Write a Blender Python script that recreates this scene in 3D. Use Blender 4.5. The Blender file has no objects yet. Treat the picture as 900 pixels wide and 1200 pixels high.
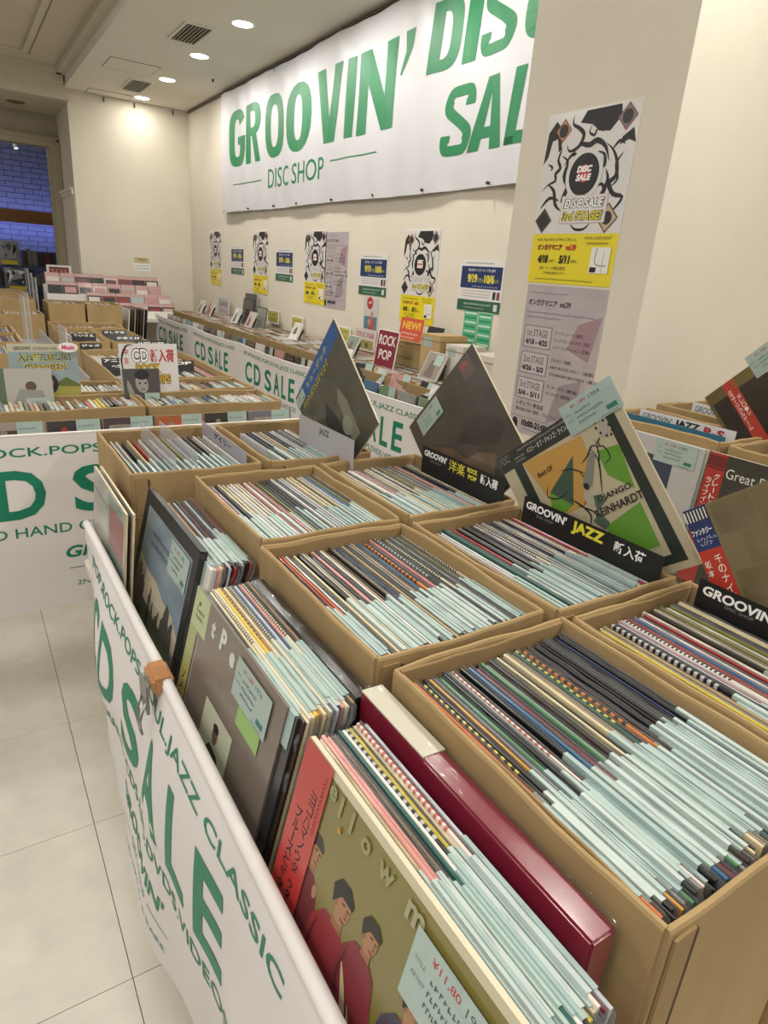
import bpy, bmesh, math, random
from mathutils import Vector, Matrix, Euler
random.seed(7)
SC = bpy.context.scene
COL = SC.collection
PI = math.pi
# ------------------------------------------------------------------ camera
F, YAW, PIT, ROLL = 755.0, 0.585, -0.354, 0.0745
fw = Vector((math.sin(YAW)*math.cos(PIT), math.cos(YAW)*math.cos(PIT), math.sin(PIT)))
rt = Vector((math.cos(YAW), -math.sin(YAW), 0)); up = rt.cross(fw)
r2 = rt*math.cos(ROLL)+up*math.sin(ROLL); u2 = -rt*math.sin(ROLL)+up*math.cos(ROLL)
cam = bpy.data.objects.new('camera', bpy.data.cameras.new('camera')); COL.objects.link(cam)
cam.matrix_world = Matrix(((r2.x, u2.x, -fw.x, 0), (r2.y, u2.y, -fw.y, 0), (r2.z, u2.z, -fw.z, 1.40), (0, 0, 0, 1)))
cam.data.sensor_fit = 'VERTICAL'; cam.data.sensor_height = 36; cam.data.lens = 36*F/1200
cam.data.clip_start = 0.02; SC.camera = cam
# ------------------------------------------------------------------ world, exposure
w = bpy.data.worlds.new('world'); SC.world = w; w.use_nodes = True
w.node_tree.nodes['Background'].inputs[0].default_value = (1.0, .965, .91, 1)
w.node_tree.nodes['Background'].inputs[1].default_value = 0.42
SC.view_settings.view_transform = 'Standard'; SC.view_settings.look = 'None'
SC.view_settings.gamma = 1; SC.view_settings.use_curve_mapping = False
SC.view_settings.exposure = 0.08
def lamp(name, loc, power, size, color, parent=None, rot=(0, 0, 0), shape='DISK', size_y=None, spread=None):
    l = bpy.data.lights.new(name, 'AREA'); l.energy = power; l.shape = shape; l.size = size
    if size_y: l.size_y = size_y
    if spread: l.spread = spread
    l.color = color; o = bpy.data.objects.new(name, l); COL.objects.link(o)
    o.location = loc; o.rotation_euler = rot; o.parent = parent
    return o
WARM = (1.0, .97, .92)
# added fill lights at ceiling height, unseen, left of and behind the camera
for lx in (-2.4, -1.2, 0.0):
    for ly in (-2.0, 0.1, 2.2, 4.3):
        lamp('unseen_fill_light', (lx, ly, 2.76), 13, .6, WARM, shape='SQUARE')

# ------------------------------------------------------------------ materials
def lin(c):
    c = c.lstrip('#'); v = [int(c[i:i+2], 16)/255 for i in (0, 2, 4)]
    return tuple(x/12.92 if x <= .04045 else ((x+.055)/1.055)**2.4 for x in v)+(1,)
MC = {}
def mat(name, col, rough=.6, noise=0, nscale=20, bump=0, bscale=200, spec=.5, metal=0, coat=0, emit=0, alpha=1, trans=0, stretch=None):
    if name in MC: return MC[name]
    m = bpy.data.materials.new(name); m.use_nodes = True; nt = m.node_tree; b = nt.nodes['Principled BSDF']
    c = lin(col); b.inputs['Base Color'].default_value = c; b.inputs['Roughness'].default_value = rough
    b.inputs['Specular IOR Level'].default_value = spec; b.inputs['Metallic'].default_value = metal
    b.inputs['Coat Weight'].default_value = coat; b.inputs['Coat Roughness'].default_value = .12
    if emit: b.inputs['Emission Color'].default_value = c; b.inputs['Emission Strength'].default_value = emit
    b.inputs['Alpha'].default_value = alpha; b.inputs['Transmission Weight'].default_value = trans
    if noise or bump:
        tc = nt.nodes.new('ShaderNodeTexCoord'); mp = nt.nodes.new('ShaderNodeMapping')
        nt.links.new(tc.outputs['Object'], mp.inputs[0])
        if stretch: mp.inputs['Scale'].default_value = stretch
    if noise:
        n = nt.nodes.new('ShaderNodeTexNoise'); n.inputs['Scale'].default_value = nscale; n.inputs['Detail'].default_value = 6
        nt.links.new(mp.outputs[0], n.inputs['Vector'])
        r = nt.nodes.new('ShaderNodeValToRGB')
        r.color_ramp.elements[0].position = .3; r.color_ramp.elements[1].position = .7
        r.color_ramp.elements[0].color = tuple(x*(1-noise) for x in c[:3])+(1,)
        r.color_ramp.elements[1].color = tuple(min(1, x*(1+noise*.6)) for x in c[:3])+(1,)
        nt.links.new(n.outputs[0], r.inputs[0]); nt.links.new(r.outputs[0], b.inputs['Base Color'])
    if bump:
        n2 = nt.nodes.new('ShaderNodeTexNoise'); n2.inputs['Scale'].default_value = bscale; n2.inputs['Detail'].default_value = 4
        nt.links.new(mp.outputs[0], n2.inputs['Vector'])
        bp = nt.nodes.new('ShaderNodeBump'); bp.inputs['Strength'].default_value = bump; bp.inputs['Distance'].default_value = .004
        nt.links.new(n2.outputs[0], bp.inputs['Height']); nt.links.new(bp.outputs[0], b.inputs['Normal'])
    MC[name] = m; return m
def chk(name, c1, c2, sy=70, rough=.35):
    """printed spine: blocks of two colours along the spine"""
    if name in MC: return MC[name]
    m = mat(name, c1, rough, coat=.3); nt = m.node_tree; b = nt.nodes['Principled BSDF']
    tc = nt.nodes.new('ShaderNodeTexCoord'); sp = nt.nodes.new('ShaderNodeSeparateXYZ'); nt.links.new(tc.outputs['Object'], sp.inputs[0])
    mu = nt.nodes.new('ShaderNodeMath'); mu.operation = 'MULTIPLY'; mu.inputs[1].default_value = sy; nt.links.new(sp.outputs['Y'], mu.inputs[0])
    fr = nt.nodes.new('ShaderNodeMath'); fr.operation = 'FRACT'; nt.links.new(mu.outputs[0], fr.inputs[0])
    g = nt.nodes.new('ShaderNodeMath'); g.operation = 'GREATER_THAN'; g.inputs[1].default_value = .5; nt.links.new(fr.outputs[0], g.inputs[0])
    h = nt.nodes.new('ShaderNodeMath'); h.operation = 'GREATER_THAN'; h.inputs[1].default_value = .0; nt.links.new(sp.outputs['Y'], h.inputs[0])
    k = nt.nodes.new('ShaderNodeMath'); k.operation = 'MULTIPLY'; nt.links.new(g.outputs[0], k.inputs[0]); nt.links.new(h.outputs[0], k.inputs[1])
    mx = nt.nodes.new('ShaderNodeMix'); mx.data_type = 'RGBA'; mx.inputs['A'].default_value = lin(c1); mx.inputs['B'].default_value = lin(c2)
    nt.links.new(k.outputs[0], mx.inputs['Factor']); nt.links.new(mx.outputs['Result'], b.inputs['Base Color'])
    return m
M_WALL = mat('plaster', '#d9d1c1', .85, noise=.04, nscale=3, bump=.12, bscale=120, spec=.2)
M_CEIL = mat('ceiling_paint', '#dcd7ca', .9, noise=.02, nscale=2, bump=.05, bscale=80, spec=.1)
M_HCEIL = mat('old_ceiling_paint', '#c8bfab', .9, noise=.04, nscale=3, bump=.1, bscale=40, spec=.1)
M_TILE = mat('floor_tile', '#dcd6c8', .38, noise=.10, nscale=9, bump=.04, bscale=14, spec=.4)
M_GROUT = mat('tile_joint', '#4f483b', .9)
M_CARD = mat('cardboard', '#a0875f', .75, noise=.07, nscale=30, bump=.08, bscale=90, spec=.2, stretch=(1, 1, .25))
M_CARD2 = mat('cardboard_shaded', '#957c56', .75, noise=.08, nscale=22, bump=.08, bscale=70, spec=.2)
M_CLOTH = mat('banner_cloth', '#d9d4d0', .6, noise=.03, nscale=4, bump=.25, bscale=7, spec=.3)
M_GREEN = mat('green_print', '#12795c', .5, noise=.06, nscale=9, spec=.4)
M_BGREEN = mat('big_banner_green', '#1f7a4b', .45, noise=.10, nscale=5, spec=.4)
M_INK = mat('black_print', '#1d1c1c', .5)
M_MINT = mat('mint_paper', '#a3b5ad', .45, noise=.05, nscale=60, coat=.3)
M_CLEAR = mat('clear_film', '#d8dad8', .16, alpha=.42, spec=.9, coat=.6)
M_ACRYL = mat('clear_plastic', '#c9ccd2', .12, alpha=.38, spec=.8)
M_WHITE = mat('white_card', '#e6e3de', .55)
M_TABLE = mat('white_laminate', '#cfcabf', .5)
M_METAL = mat('steel', '#9a9a98', .3, metal=1)
M_DARKM = mat('dark_metal', '#3a3936', .5)
PCOL = {}
def P(col, rough=.5):   # printed ink colour
    k = 'ink_'+col.strip('#')
    if k not in PCOL: PCOL[k] = mat(k, col, rough, noise=.0, spec=.4, coat=.15)
    return PCOL[k]

# ------------------------------------------------------------------ mesh helpers
def bm_box(bm, x0, x1, y0, y1, z0, z1, mi=0):
    v = [bm.verts.new(p) for p in ((x0,y0,z0),(x1,y0,z0),(x1,y1,z0),(x0,y1,z0),(x0,y0,z1),(x1,y0,z1),(x1,y1,z1),(x0,y1,z1))]
    for f in ((3,2,1,0),(4,5,6,7),(0,1,5,4),(1,2,6,5),(2,3,7,6),(3,0,4,7)):
        bm.faces.new([v[i] for i in f]).material_index = mi
    return v
def link(name, me, mats, parent=None, loc=None, rot=None):
    if not isinstance(mats, (list, tuple)): mats = [mats]
    if len(me.materials) == 0:
        for m in mats: me.materials.append(m)
    o = bpy.data.objects.new(name, me); COL.objects.link(o)
    if parent: o.parent = parent
    if loc is not None: o.location = loc
    if rot is not None: o.rotation_euler = rot
    return o
def obj(name, bm, mats, parent=None, loc=None, rot=None, smooth=False):
    me = bpy.data.meshes.new(name); bm.normal_update(); bm.to_mesh(me); bm.free()
    if smooth:
        for p in me.polygons: p.use_smooth = True
    return link(name, me, mats, parent, loc, rot)
def box(name, r, m, parent=None, loc=None, rot=None, bev=0):
    bm = bmesh.new(); bm_box(bm, *r)
    if bev: bmesh.ops.bevel(bm, geom=bm.edges[:], offset=bev, segments=2, affect='EDGES')
    return obj(name, bm, m, parent, loc, rot)
def tag(o, label=None, cat=None, group=None, kind=None):
    if label: o['label'] = label
    if cat: o['category'] = cat
    if group: o['group'] = group
    if kind: o['kind'] = kind
    return o
def thing(name, label, cat, loc=(0, 0, 0), rot=(0, 0, 0), group=None):
    o = bpy.data.objects.new(name, None); COL.objects.link(o); o.empty_display_size = .05
    o.location = loc; o.rotation_euler = rot
    return tag(o, label, cat, group)
def frame_thing(name, label, cat, origin, u, v, group=None):
    u = Vector(u).normalized(); v = Vector(v); v = (v-u*v.dot(u)).normalized(); n = u.cross(v)
    o = bpy.data.objects.new(name, None); COL.objects.link(o); o.empty_display_size = .05
    o.matrix_world = Matrix(((u.x, v.x, n.x, origin[0]), (u.y, v.y, n.y, origin[1]), (u.z, v.z, n.z, origin[2]), (0, 0, 0, 1)))
    return tag(o, label, cat, group)
def cyl(name, p0, p1, r, m, parent=None, seg=12, r1=None):
    p0 = Vector(p0); p1 = Vector(p1); d = p1-p0
    bm = bmesh.new(); bmesh.ops.create_cone(bm, cap_ends=True, segments=seg, radius1=r, radius2=r if r1 is None else r1, depth=d.length)
    bmesh.ops.transform(bm, matrix=Matrix.Translation((p0+p1)/2) @ d.to_track_quat('Z', 'Y').to_matrix().to_4x4(), verts=bm.verts)
    return obj(name, bm, m, parent)
def tube(name, pts, r, m, parent=None, seg=6):
    bm = bmesh.new(); rings = []
    for i, p in enumerate(pts):
        p = Vector(p); a = Vector(pts[max(i-1, 0)]); b = Vector(pts[min(i+1, len(pts)-1)])
        q = (b-a).to_track_quat('Z', 'Y').to_matrix()
        rings.append([bm.verts.new(p+q @ Vector((r*math.cos(2*PI*k/seg), r*math.sin(2*PI*k/seg), 0))) for k in range(seg)])
    for a, b in zip(rings, rings[1:]):
        for k in range(seg): bm.faces.new((a[k], a[(k+1) % seg], b[(k+1) % seg], b[k]))
    bm.faces.new(rings[0][::-1]); bm.faces.new(rings[-1])
    return obj(name, bm, m, parent, smooth=True)

# ------------------------------------------------------------------ flat print (2D drawing) helper
TXT = {}
def text_geo(s, bold=0.0, shear=0.0):
    k = (s, bold, shear)
    if k in TXT: return TXT[k]
    c = bpy.data.curves.new('t', 'FONT'); c.body = s; c.offset = bold; c.shear = shear; c.resolution_u = 3
    o = bpy.data.objects.new('t', c); me = bpy.data.meshes.new_from_object(o)
    vs = [(v.co.x, v.co.y) for v in me.vertices]; fs = [tuple(p.vertices) for p in me.polygons]
    bpy.data.objects.remove(o); bpy.data.curves.remove(c); bpy.data.meshes.remove(me)
    xs = [v[0] for v in vs] or [0, 1]; ys = [v[1] for v in vs] or [0, 1]
    x0, x1, y0, y1 = min(xs), max(xs), min(ys), max(ys)
    W = x1-x0 or 1; H = y1-y0 or 1
    TXT[k] = ([((x-x0)/W, (y-y0)/H) for x, y in vs], fs, W/H); return TXT[k]
class Art:
    def __init__(s): s.v = []; s.f = []; s.m = []; s.mats = []; s.layer = 1
    def mi(s, m):
        if isinstance(m, str): m = P(m)
        if m not in s.mats: s.mats.append(m)
        return s.mats.index(m)
    def poly(s, pts, m):
        b = len(s.v); s.v += [(x, y, s.layer) for x, y in pts]
        a = sum(pts[i][0]*pts[(i+1) % len(pts)][1]-pts[(i+1) % len(pts)][0]*pts[i][1] for i in range(len(pts)))
        idx = list(range(b, b+len(pts)))
        s.f.append(idx if a > 0 else idx[::-1]); s.m.append(s.mi(m)); s.layer += 1; return s
    def rect(s, x, y, w_, h, m): return s.poly([(x, y), (x+w_, y), (x+w_, y+h), (x, y+h)], m)
    def disc(s, x, y, r, m, ry=None, n=24, a=0):
        ry = ry or r
        pts = [(r*math.cos(2*PI*i/n), ry*math.sin(2*PI*i/n)) for i in range(n)]
        return s.poly([(x+p*math.cos(a)-q*math.sin(a), y+p*math.sin(a)+q*math.cos(a)) for p, q in pts], m)
    def stroke(s, pts, wd, m, taper=True, smooth=3):
        if smooth and len(pts) > 2:   # Catmull-Rom
            q = [pts[0]]+list(pts)+[pts[-1]]; out = []
            for i in range(1, len(q)-2):
                for k in range(smooth):
                    t = k/smooth; p0, p1, p2, p3 = q[i-1], q[i], q[i+1], q[i+2]
                    out.append(tuple(.5*((2*p1[j])+(-p0[j]+p2[j])*t+(2*p0[j]-5*p1[j]+4*p2[j]-p3[j])*t*t+(-p0[j]+3*p1[j]-3*p2[j]+p3[j])*t**3) for j in (0, 1)))
            pts = out+[pts[-1]]
        L, R_ = [], []
        n = len(pts)
        for i, p in enumerate(pts):
            a, b = pts[max(i-1, 0)], pts[min(i+1, n-1)]; dx, dy = b[0]-a[0], b[1]-a[1]; d = math.hypot(dx, dy) or 1
            ww = wd/2*(math.sin(PI*(i+.35)/(n-1+.7)) if taper else 1)
            L.append((p[0]-dy/d*ww, p[1]+dx/d*ww)); R_.append((p[0]+dy/d*ww, p[1]-dx/d*ww))
        b = len(s.v); s.v += [(x, y, s.layer) for x, y in L+R_]; k = s.mi(m)
        for i in range(n-1): s.f.append([b+n+i, b+n+i+1, b+i+1, b+i]); s.m.append(k)
        s.layer += 1; return s
    def text(s, t, x, y, h, m, wd=None, bold=0.0, shear=0.0, anchor='l', rot=0):
        vs, fs, asp = text_geo(t, bold, shear); wd = wd or h*asp
        if anchor == 'c': x -= wd/2
        b = len(s.v); ca, sa = math.cos(rot), math.sin(rot)
        s.v += [(x+p*wd*ca-q*h*sa, y+p*wd*sa+q*h*ca, s.layer) for p, q in vs]; k = s.mi(m)
        for f in fs: s.f.append([b+i for i in f]); s.m.append(k)
        s.layer += 1; return s
    def vtext(s, t, x, y, h, m, gap=1.12, wd=None, bold=0.02):
        for i, ch in enumerate(t):
            if ch in 'ー―': s.rect(x+h*.42, y-(i+1)*h*gap+h*.05, h*.14, h*.9, m)
            elif ch != ' ': s.text(ch, x, y-(i+1)*h*gap, h, m, wd=wd or h*.95, bold=bold)
        return s
    def heavy(s, ch, x, y, w_, h, m, tw=.30, th=.17, shear=0):
        T = Art(); N = 20
        def arc(cx, cy, a0, a1, ex=.62, rx=.5, ry=.5):
            pt = lambda t, rx_, ry_: (cx+rx_*math.copysign(abs(math.cos(t))**ex, math.cos(t)), cy+ry_*math.copysign(abs(math.sin(t))**ex, math.sin(t)))
            ts = [a0+(a1-a0)*i/N for i in range(N+1)]
            for t0, t1 in zip(ts, ts[1:]): T.poly([pt(t0, rx, ry), pt(t1, rx, ry), pt(t1, rx-tw, ry-th), pt(t0, rx-tw, ry-th)], m)
        if ch == 'O': arc(.5, .5, 0, 2*PI, .8)
        elif ch in 'CG': arc(.5, .5, .16*PI, 1.0*PI); arc(.5, .5, PI, 1.86*PI if ch == 'C' else 2*PI-.05)
        if ch == 'G': T.poly([(.52, .52), (1, .52), (1, .26), (1-tw, .26), (1-tw, .38), (.52, .38)], m)
        if ch == 'D':
            T.rect(0, 0, tw, 1, m)
            q = lambda t, k: (tw*.9+(1-tw*.9-(k and tw))*abs(math.cos(t))**.6, .5+(.5-(k and th))*math.copysign(abs(math.sin(t))**.6, math.sin(t)))
            for i in range(N):
                t0, t1 = -PI/2+PI*i/N, -PI/2+PI*(i+1)/N; T.poly([q(t0, 0), q(t1, 0), q(t1, 1), q(t0, 1)], m)
        if ch == 'I': T.rect(0, 0, 1, 1, m)
        if ch == 'L': T.rect(0, 0, tw*1.1, 1, m); T.rect(0, 0, 1, th, m)
        if ch == 'E': T.rect(0, 0, tw*1.1, 1, m); T.rect(0, 0, 1, th, m); T.rect(0, .42, .9, th, m); T.rect(0, 1-th, 1, th, m)
        if ch == 'V': T.poly([(0, 1), (tw, 1), (.5, .34), (1-tw, 1), (1, 1), (.5+tw*.6, 0), (.5-tw*.6, 0)], m)
        if ch == 'N': T.rect(0, 0, tw*.9, 1, m); T.rect(1-tw*.9, 0, tw*.9, 1, m); T.poly([(0, 1), (tw*.95, 1), (1, 0), (1-tw*.95, 0)], m)
        if ch == 'A': T.poly([(0, 0), (tw*.95, 0), (.5, .8), (.5, 1), (.34, 1)], m); T.poly([(1, 0), (1-tw*.95, 0), (.5, .8), (.5, 1), (.66, 1)], m); T.rect(.22, .17, .56, th*.9, m)
        if ch == "'": T.poly([(.25, 1), (1, 1), (.85, .6), (.1, 0), (0, .05), (.35, .55)], m)
        if ch == 'R':
            T.rect(0, 0, tw, 1, m); arcN = 12
            q = lambda t, k: (.5+(.5-(k and tw))*abs(math.cos(t))**.7, .73+(.27-(k and th*.8))*math.sin(t))
            for i in range(arcN):
                t0, t1 = -PI/2+PI*i/arcN, -PI/2+PI*(i+1)/arcN; T.poly([q(t0, 0), q(t1, 0), q(t1, 1), q(t0, 1)], m)
            T.rect(tw*.9, 1-th*.8, .5-tw*.9, th*.8, m); T.rect(tw*.9, .46, .5-tw*.9, th*.8, m); T.poly([(.38, .5), (.72, .5), (1, 0), (1-tw*1.05, 0)], m)
        if ch == 'S':
            tw = min(tw, .29); th = min(th, .155)
            cl = [(1-tw/2, .70), (1-tw/2, .80), (.80, .91), (.5, 1-th/2), (.22, .91), (tw/2, .78), (.17, .66), (.40, .55), (.66, .44), (.84, .34), (1-tw/2, .22), (.78, .09), (.5, th/2), (.2, .09), (tw/2, .20), (tw/2, .31)]
            pts = []
            for k in range(len(cl)-1):
                for q_ in range(4):
                    t = q_/4; p0, p1, p2, p3 = cl[max(k-1, 0)], cl[k], cl[k+1], cl[min(k+2, len(cl)-1)]
                    pts.append(tuple(.5*((2*p1[d])+(-p0[d]+p2[d])*t+(2*p0[d]-5*p1[d]+4*p2[d]-p3[d])*t*t+(-p0[d]+3*p1[d]-3*p2[d]+p3[d])*t**3) for d in (0, 1)))
            pts.append(cl[-1]); n = len(pts); L, R_ = [], []
            for i, p in enumerate(pts):
                a_, b_ = pts[max(i-4, 0)], pts[min(i+4, n-1)]; dx, dy = b_[0]-a_[0], b_[1]-a_[1]; d = math.hypot(dx, dy)
                L.append((p[0]-dy/d*tw/2, p[1]+dx/d*th/2)); R_.append((p[0]+dy/d*tw/2, p[1]-dx/d*th/2))
            for i in range(n-1): T.poly([L[i], L[i+1], R_[i+1], R_[i]], m)
        b = len(s.v); s.v += [(x+p*w_+shear*q*h, y+q*h, s.layer) for p, q, l in T.v]; k = s.mi(m)
        for f in T.f: s.f.append([b+i for i in f]); s.m.append(k)
        s.layer += 1; return s
    def scrib(s, x, y, w_, h, m, rnd=random, n=None):
        """a line of print too small to read"""
        cx = x
        while cx < x+w_:
            cw = h*rnd.uniform(.35, .8)
            s.rect(cx, y+h*rnd.uniform(0, .15), cw*.35, h*rnd.uniform(.6, .9), m); s.layer -= 1
            s.rect(cx, y+h*rnd.choice([.1, .45, .7]), cw*.9, h*.22, m); s.layer -= 1
            cx += cw*1.35
        s.layer += 1; return s
    def build(s, name, parent=None, eps=.00012, base=.0004, warp=None, cut=None):
        me = bpy.data.meshes.new(name); me.from_pydata([(x, y, base+l*eps) for x, y, l in s.v], [], s.f)
        for m in s.mats: me.materials.append(m)
        me.polygons.foreach_set('material_index', s.m)
        if warp:
            bm = bmesh.new(); bm.from_mesh(me)
            xs = [v.co.x for v in bm.verts]; ys = [v.co.y for v in bm.verts]
            for ax, vals in ((0, xs), (1, ys)):
                lo, hi = min(vals), max(vals); k = math.ceil(lo/cut)*cut
                while k < hi:
                    co = [0, 0, 0]; co[ax] = k; no = [0, 0, 0]; no[ax] = 1
                    bmesh.ops.bisect_plane(bm, geom=bm.verts[:]+bm.edges[:]+bm.faces[:], plane_co=co, plane_no=no, dist=1e-6); k += cut
            for v in bm.verts: v.co = warp(v.co.x, v.co.y, v.co.z)
            bm.to_mesh(me); bm.free()
        o = bpy.data.objects.new(name, me); COL.objects.link(o)
        if parent: o.parent = parent
        return o
def sheet(name, w_, h, m, parent, t=.0008, x=0, y=0):
    return box(name, (x, x+w_, y, y+h, -t, 0.0002), m, parent)
UN = ['', 'first', 'second', 'third', 'fourth', 'fifth', 'sixth', 'seventh', 'eighth', 'ninth', 'tenth', 'eleventh', 'twelfth', 'thirteenth', 'fourteenth', 'fifteenth', 'sixteenth', 'seventeenth', 'eighteenth', 'nineteenth']
def ordw(n):
    if n < 20: return UN[n]
    tens = {2: 'twent', 3: 'thirt', 4: 'fort', 5: 'fift'}[n//10]
    return tens+'ieth' if n % 10 == 0 else tens+'y-'+UN[n % 10]
# ================================================================== SETTING
def struct(name, r, m, parent=None): return tag(box(name, r, m, parent), kind='structure')
fl = struct('floor', (-4, 3.2, -3, 12, -.06, -.0035), M_GROUT)
T = .4515
bm = bmesh.new(); bm_box(bm, .0008, T-.0008, .0008, T-.0008, -.004, 0); bmesh.ops.bevel(bm, geom=[e for e in bm.edges if e.verts[0].co.z > -.001 and e.verts[1].co.z > -.001], offset=.0006, segments=1, affect='EDGES')
tm = bpy.data.meshes.new('tile'); bm.to_mesh(tm); bm.free(); tm.materials.append(M_TILE)
for i in range(-5, 6):
    for j in range(0, 20):
        o = bpy.data.objects.new('tile', tm); COL.objects.link(o); o.parent = fl
        o.location = (.147-.02+i*T-.0*j, 1.0+(j-2)*T-.0, 0)
struct('wall_right', (2.06, 2.2, 1.79, 7.0, 0, 2.69), M_WALL)
struct('wall_pillar', (1.61, 2.2, 1.212, 1.79, 0, 2.69), M_WALL)
struct('wall_recess', (2.2, 3.2, 1.212, 1.33, 0, 2.69), M_WALL)
struct('wall_near', (3.1, 3.2, -3, 1.212, 0, 2.69), M_WALL)
struct('wall_far', (1.03, 2.2, 6.96, 7.84, 0, 2.69), M_WALL)
tr = struct('trim_1', (1.02, 1.13, 6.945, 6.962, 0, 2.69), M_WALL)
struct('trim_2', (1.13, 1.155, 6.95, 6.962, 0, 2.69), M_WALL)
# low ceiling, slab with small joint at the wall
struct('ceiling', (1.0, 3.2, -3, 6.96, 2.69, 2.84), M_CEIL)
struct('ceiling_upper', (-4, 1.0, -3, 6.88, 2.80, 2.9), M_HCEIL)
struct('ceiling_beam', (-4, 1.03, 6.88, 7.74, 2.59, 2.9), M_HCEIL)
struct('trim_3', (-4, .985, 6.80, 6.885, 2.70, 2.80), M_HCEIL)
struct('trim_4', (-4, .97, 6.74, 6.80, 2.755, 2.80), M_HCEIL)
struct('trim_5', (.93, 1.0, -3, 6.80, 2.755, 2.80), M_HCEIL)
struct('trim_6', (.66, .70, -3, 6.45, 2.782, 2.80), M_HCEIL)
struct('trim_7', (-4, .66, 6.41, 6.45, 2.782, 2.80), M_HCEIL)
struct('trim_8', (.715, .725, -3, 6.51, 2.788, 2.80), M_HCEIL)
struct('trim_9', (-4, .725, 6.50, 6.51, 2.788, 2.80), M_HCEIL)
M_CAS = mat('door_casing', '#a89f84', .6)
dw = bmesh.new()
bm_box(dw, -4, -.6, 7.74, 7.84, 0, 2.6); bm_box(dw, .95, 1.03, 7.74, 7.84, 0, 2.6); bm_box(dw, -.6, .95, 7.74, 7.84, 2.31, 2.6)
tag(obj('wall_doorway', dw, mat('old_plaster', '#a79e8a', .9, noise=.05, nscale=5)), kind='structure')
dr = struct('door_1', (.945, 1.03, 7.69, 7.742, 0, 2.40), M_CAS)
box('head_casing', (-.7, 1.03, 7.688, 7.742, 2.31, 2.40), M_CAS, dr)
box('casing_bead', (1.0, 1.022, 7.675, 7.69, 0, 2.375), M_CAS, dr)
box('casing_bead', (-.7, 1.022, 7.675, 7.69, 2.36, 2.378), M_CAS, dr)
box('jamb', (.935, .95, 7.74, 7.95, 0, 2.31), M_CAS, dr)
rv = struct('trim_10', (.995, 1.03, 6.965, 7.69, 1.87, 1.93), M_WALL)
box('moulding', (.985, 1.0, 6.965, 7.69, 1.905, 1.93), M_WALL, rv)
box('wainscot', (1.01, 1.03, 6.97, 7.69, 0, 1.87), M_WALL, rv)
# pipe rail along the wall head, from which the big banner hangs
# ---------- room beyond the doorway
M_BRICK = mat('painted_brick', '#8f93a6', .8, noise=.1, nscale=10)
bw = struct('wall_brick', (-1.6, 1.9, 10.2, 10.3, 0, 3.2), mat('brick_joint', '#5d6070', .9))
bm = bmesh.new()
for r_ in range(26):
    for c_ in range(14):
        x0 = -.9+c_*.2+(r_ % 2)*.1; z0 = 1.35+r_*.062
        bm_box(bm, x0, x0+.193, 10.188+random.uniform(0, .004), 10.2, z0, z0+.056)
tag(obj('brick', bm, M_BRICK, bw), kind='stuff')
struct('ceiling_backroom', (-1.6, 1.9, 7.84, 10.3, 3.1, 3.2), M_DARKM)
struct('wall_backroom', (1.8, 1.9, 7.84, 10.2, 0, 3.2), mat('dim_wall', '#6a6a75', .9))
bt = tag(box('wooden_beam', (-1.5, 1.8, 9.35, 9.45, 1.66, 1.80), mat('beam_wood', '#8a5a1e', .5, noise=.2, nscale=12, stretch=(.2, 1, 1))), 'orange-brown wooden beam across the blue-lit room beyond the doorway', 'beam')
BLUE = (.28, .34, 1.0)
lamp('blue_strip', (.6, 9.9, 1.62), 4, 2.2, BLUE, rot=(PI*.55, 0, 0), shape='RECTANGLE', size_y=.08)
lamp('blue_strip', (.6, 9.75, 1.82), 1.6, 2.2, BLUE, rot=(PI*.62, 0, 0), shape='RECTANGLE', size_y=.08)
lamp('room_light', (.3, 9.0, 3.05), 4, .5, (.9, .92, 1))
tk = thing('track_light', 'white track rail with two small spotlights beyond the doorway', 'light', (.75, 9.1, 2.52))
box('track', (-.9, .6, -.015, .015, 0, .025), M_WHITE, tk)
for i, sx in enumerate((.0, .33)):
    cyl('spot_head', (sx, 0, -.02), (sx+.02, -.03, -.11), .022, M_WHITE, tk)
    cyl('stem', (sx, 0, 0), (sx, 0, -.03), .006, M_WHITE, tk, 6)
    cyl('bulb', (sx+.02, -.03, -.108), (sx+.021, -.031, -.114), .018, mat('bulb', '#ffffff', emit=10 if i else 2), tk)
# shelves beyond the door
sh = thing('merchandise_rack', 'dark merchandise rack beyond the doorway under the blue light', 'rack', (.6, 9.0, 0))
for z in (.5, .75, .98, 1.2): box('shelf', (-1.2, .6, -.14, .16, z-.02, z), M_DARKM, sh)
for x in (-1.2, -.35, .58): box('upright', (x, x+.02, -.14, .16, 0, 1.22), M_DARKM, sh)
bc = ['#3b2c2a', '#1f2a45', '#5a2530', '#2c2c33', '#6a6a74', '#22303a', '#7a6d66', '#402030']
n = 0
SHW = {1.2: 'top', .98: 'second', .75: 'third', .5: 'lowest'}
for z in (1.2, .98, .75):
    x = -.35+.05
    while x < .5:
        wd = random.uniform(.035, .065); hh = random.uniform(.12, .19)
        if not (z == 1.2 and x < .1):
            c = random.choice(bc)
            tag(box('boxed_item', (-wd/2, wd/2, -.07, .07, 0, hh), P(c), None, (.6+x+wd/2, 8.98, z)), 'dark boxed item beyond the doorway, %s from the left on the %s shelf' % (ordw(1+sum(1 for o_ in COL.objects if o_.name.startswith('boxed_item') and abs(o_.location.z-z) < .01)), SHW[z]), 'box', 'boxed items on the rack %s shelf' % SHW[z]); n += 1
        x += wd+.004
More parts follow.
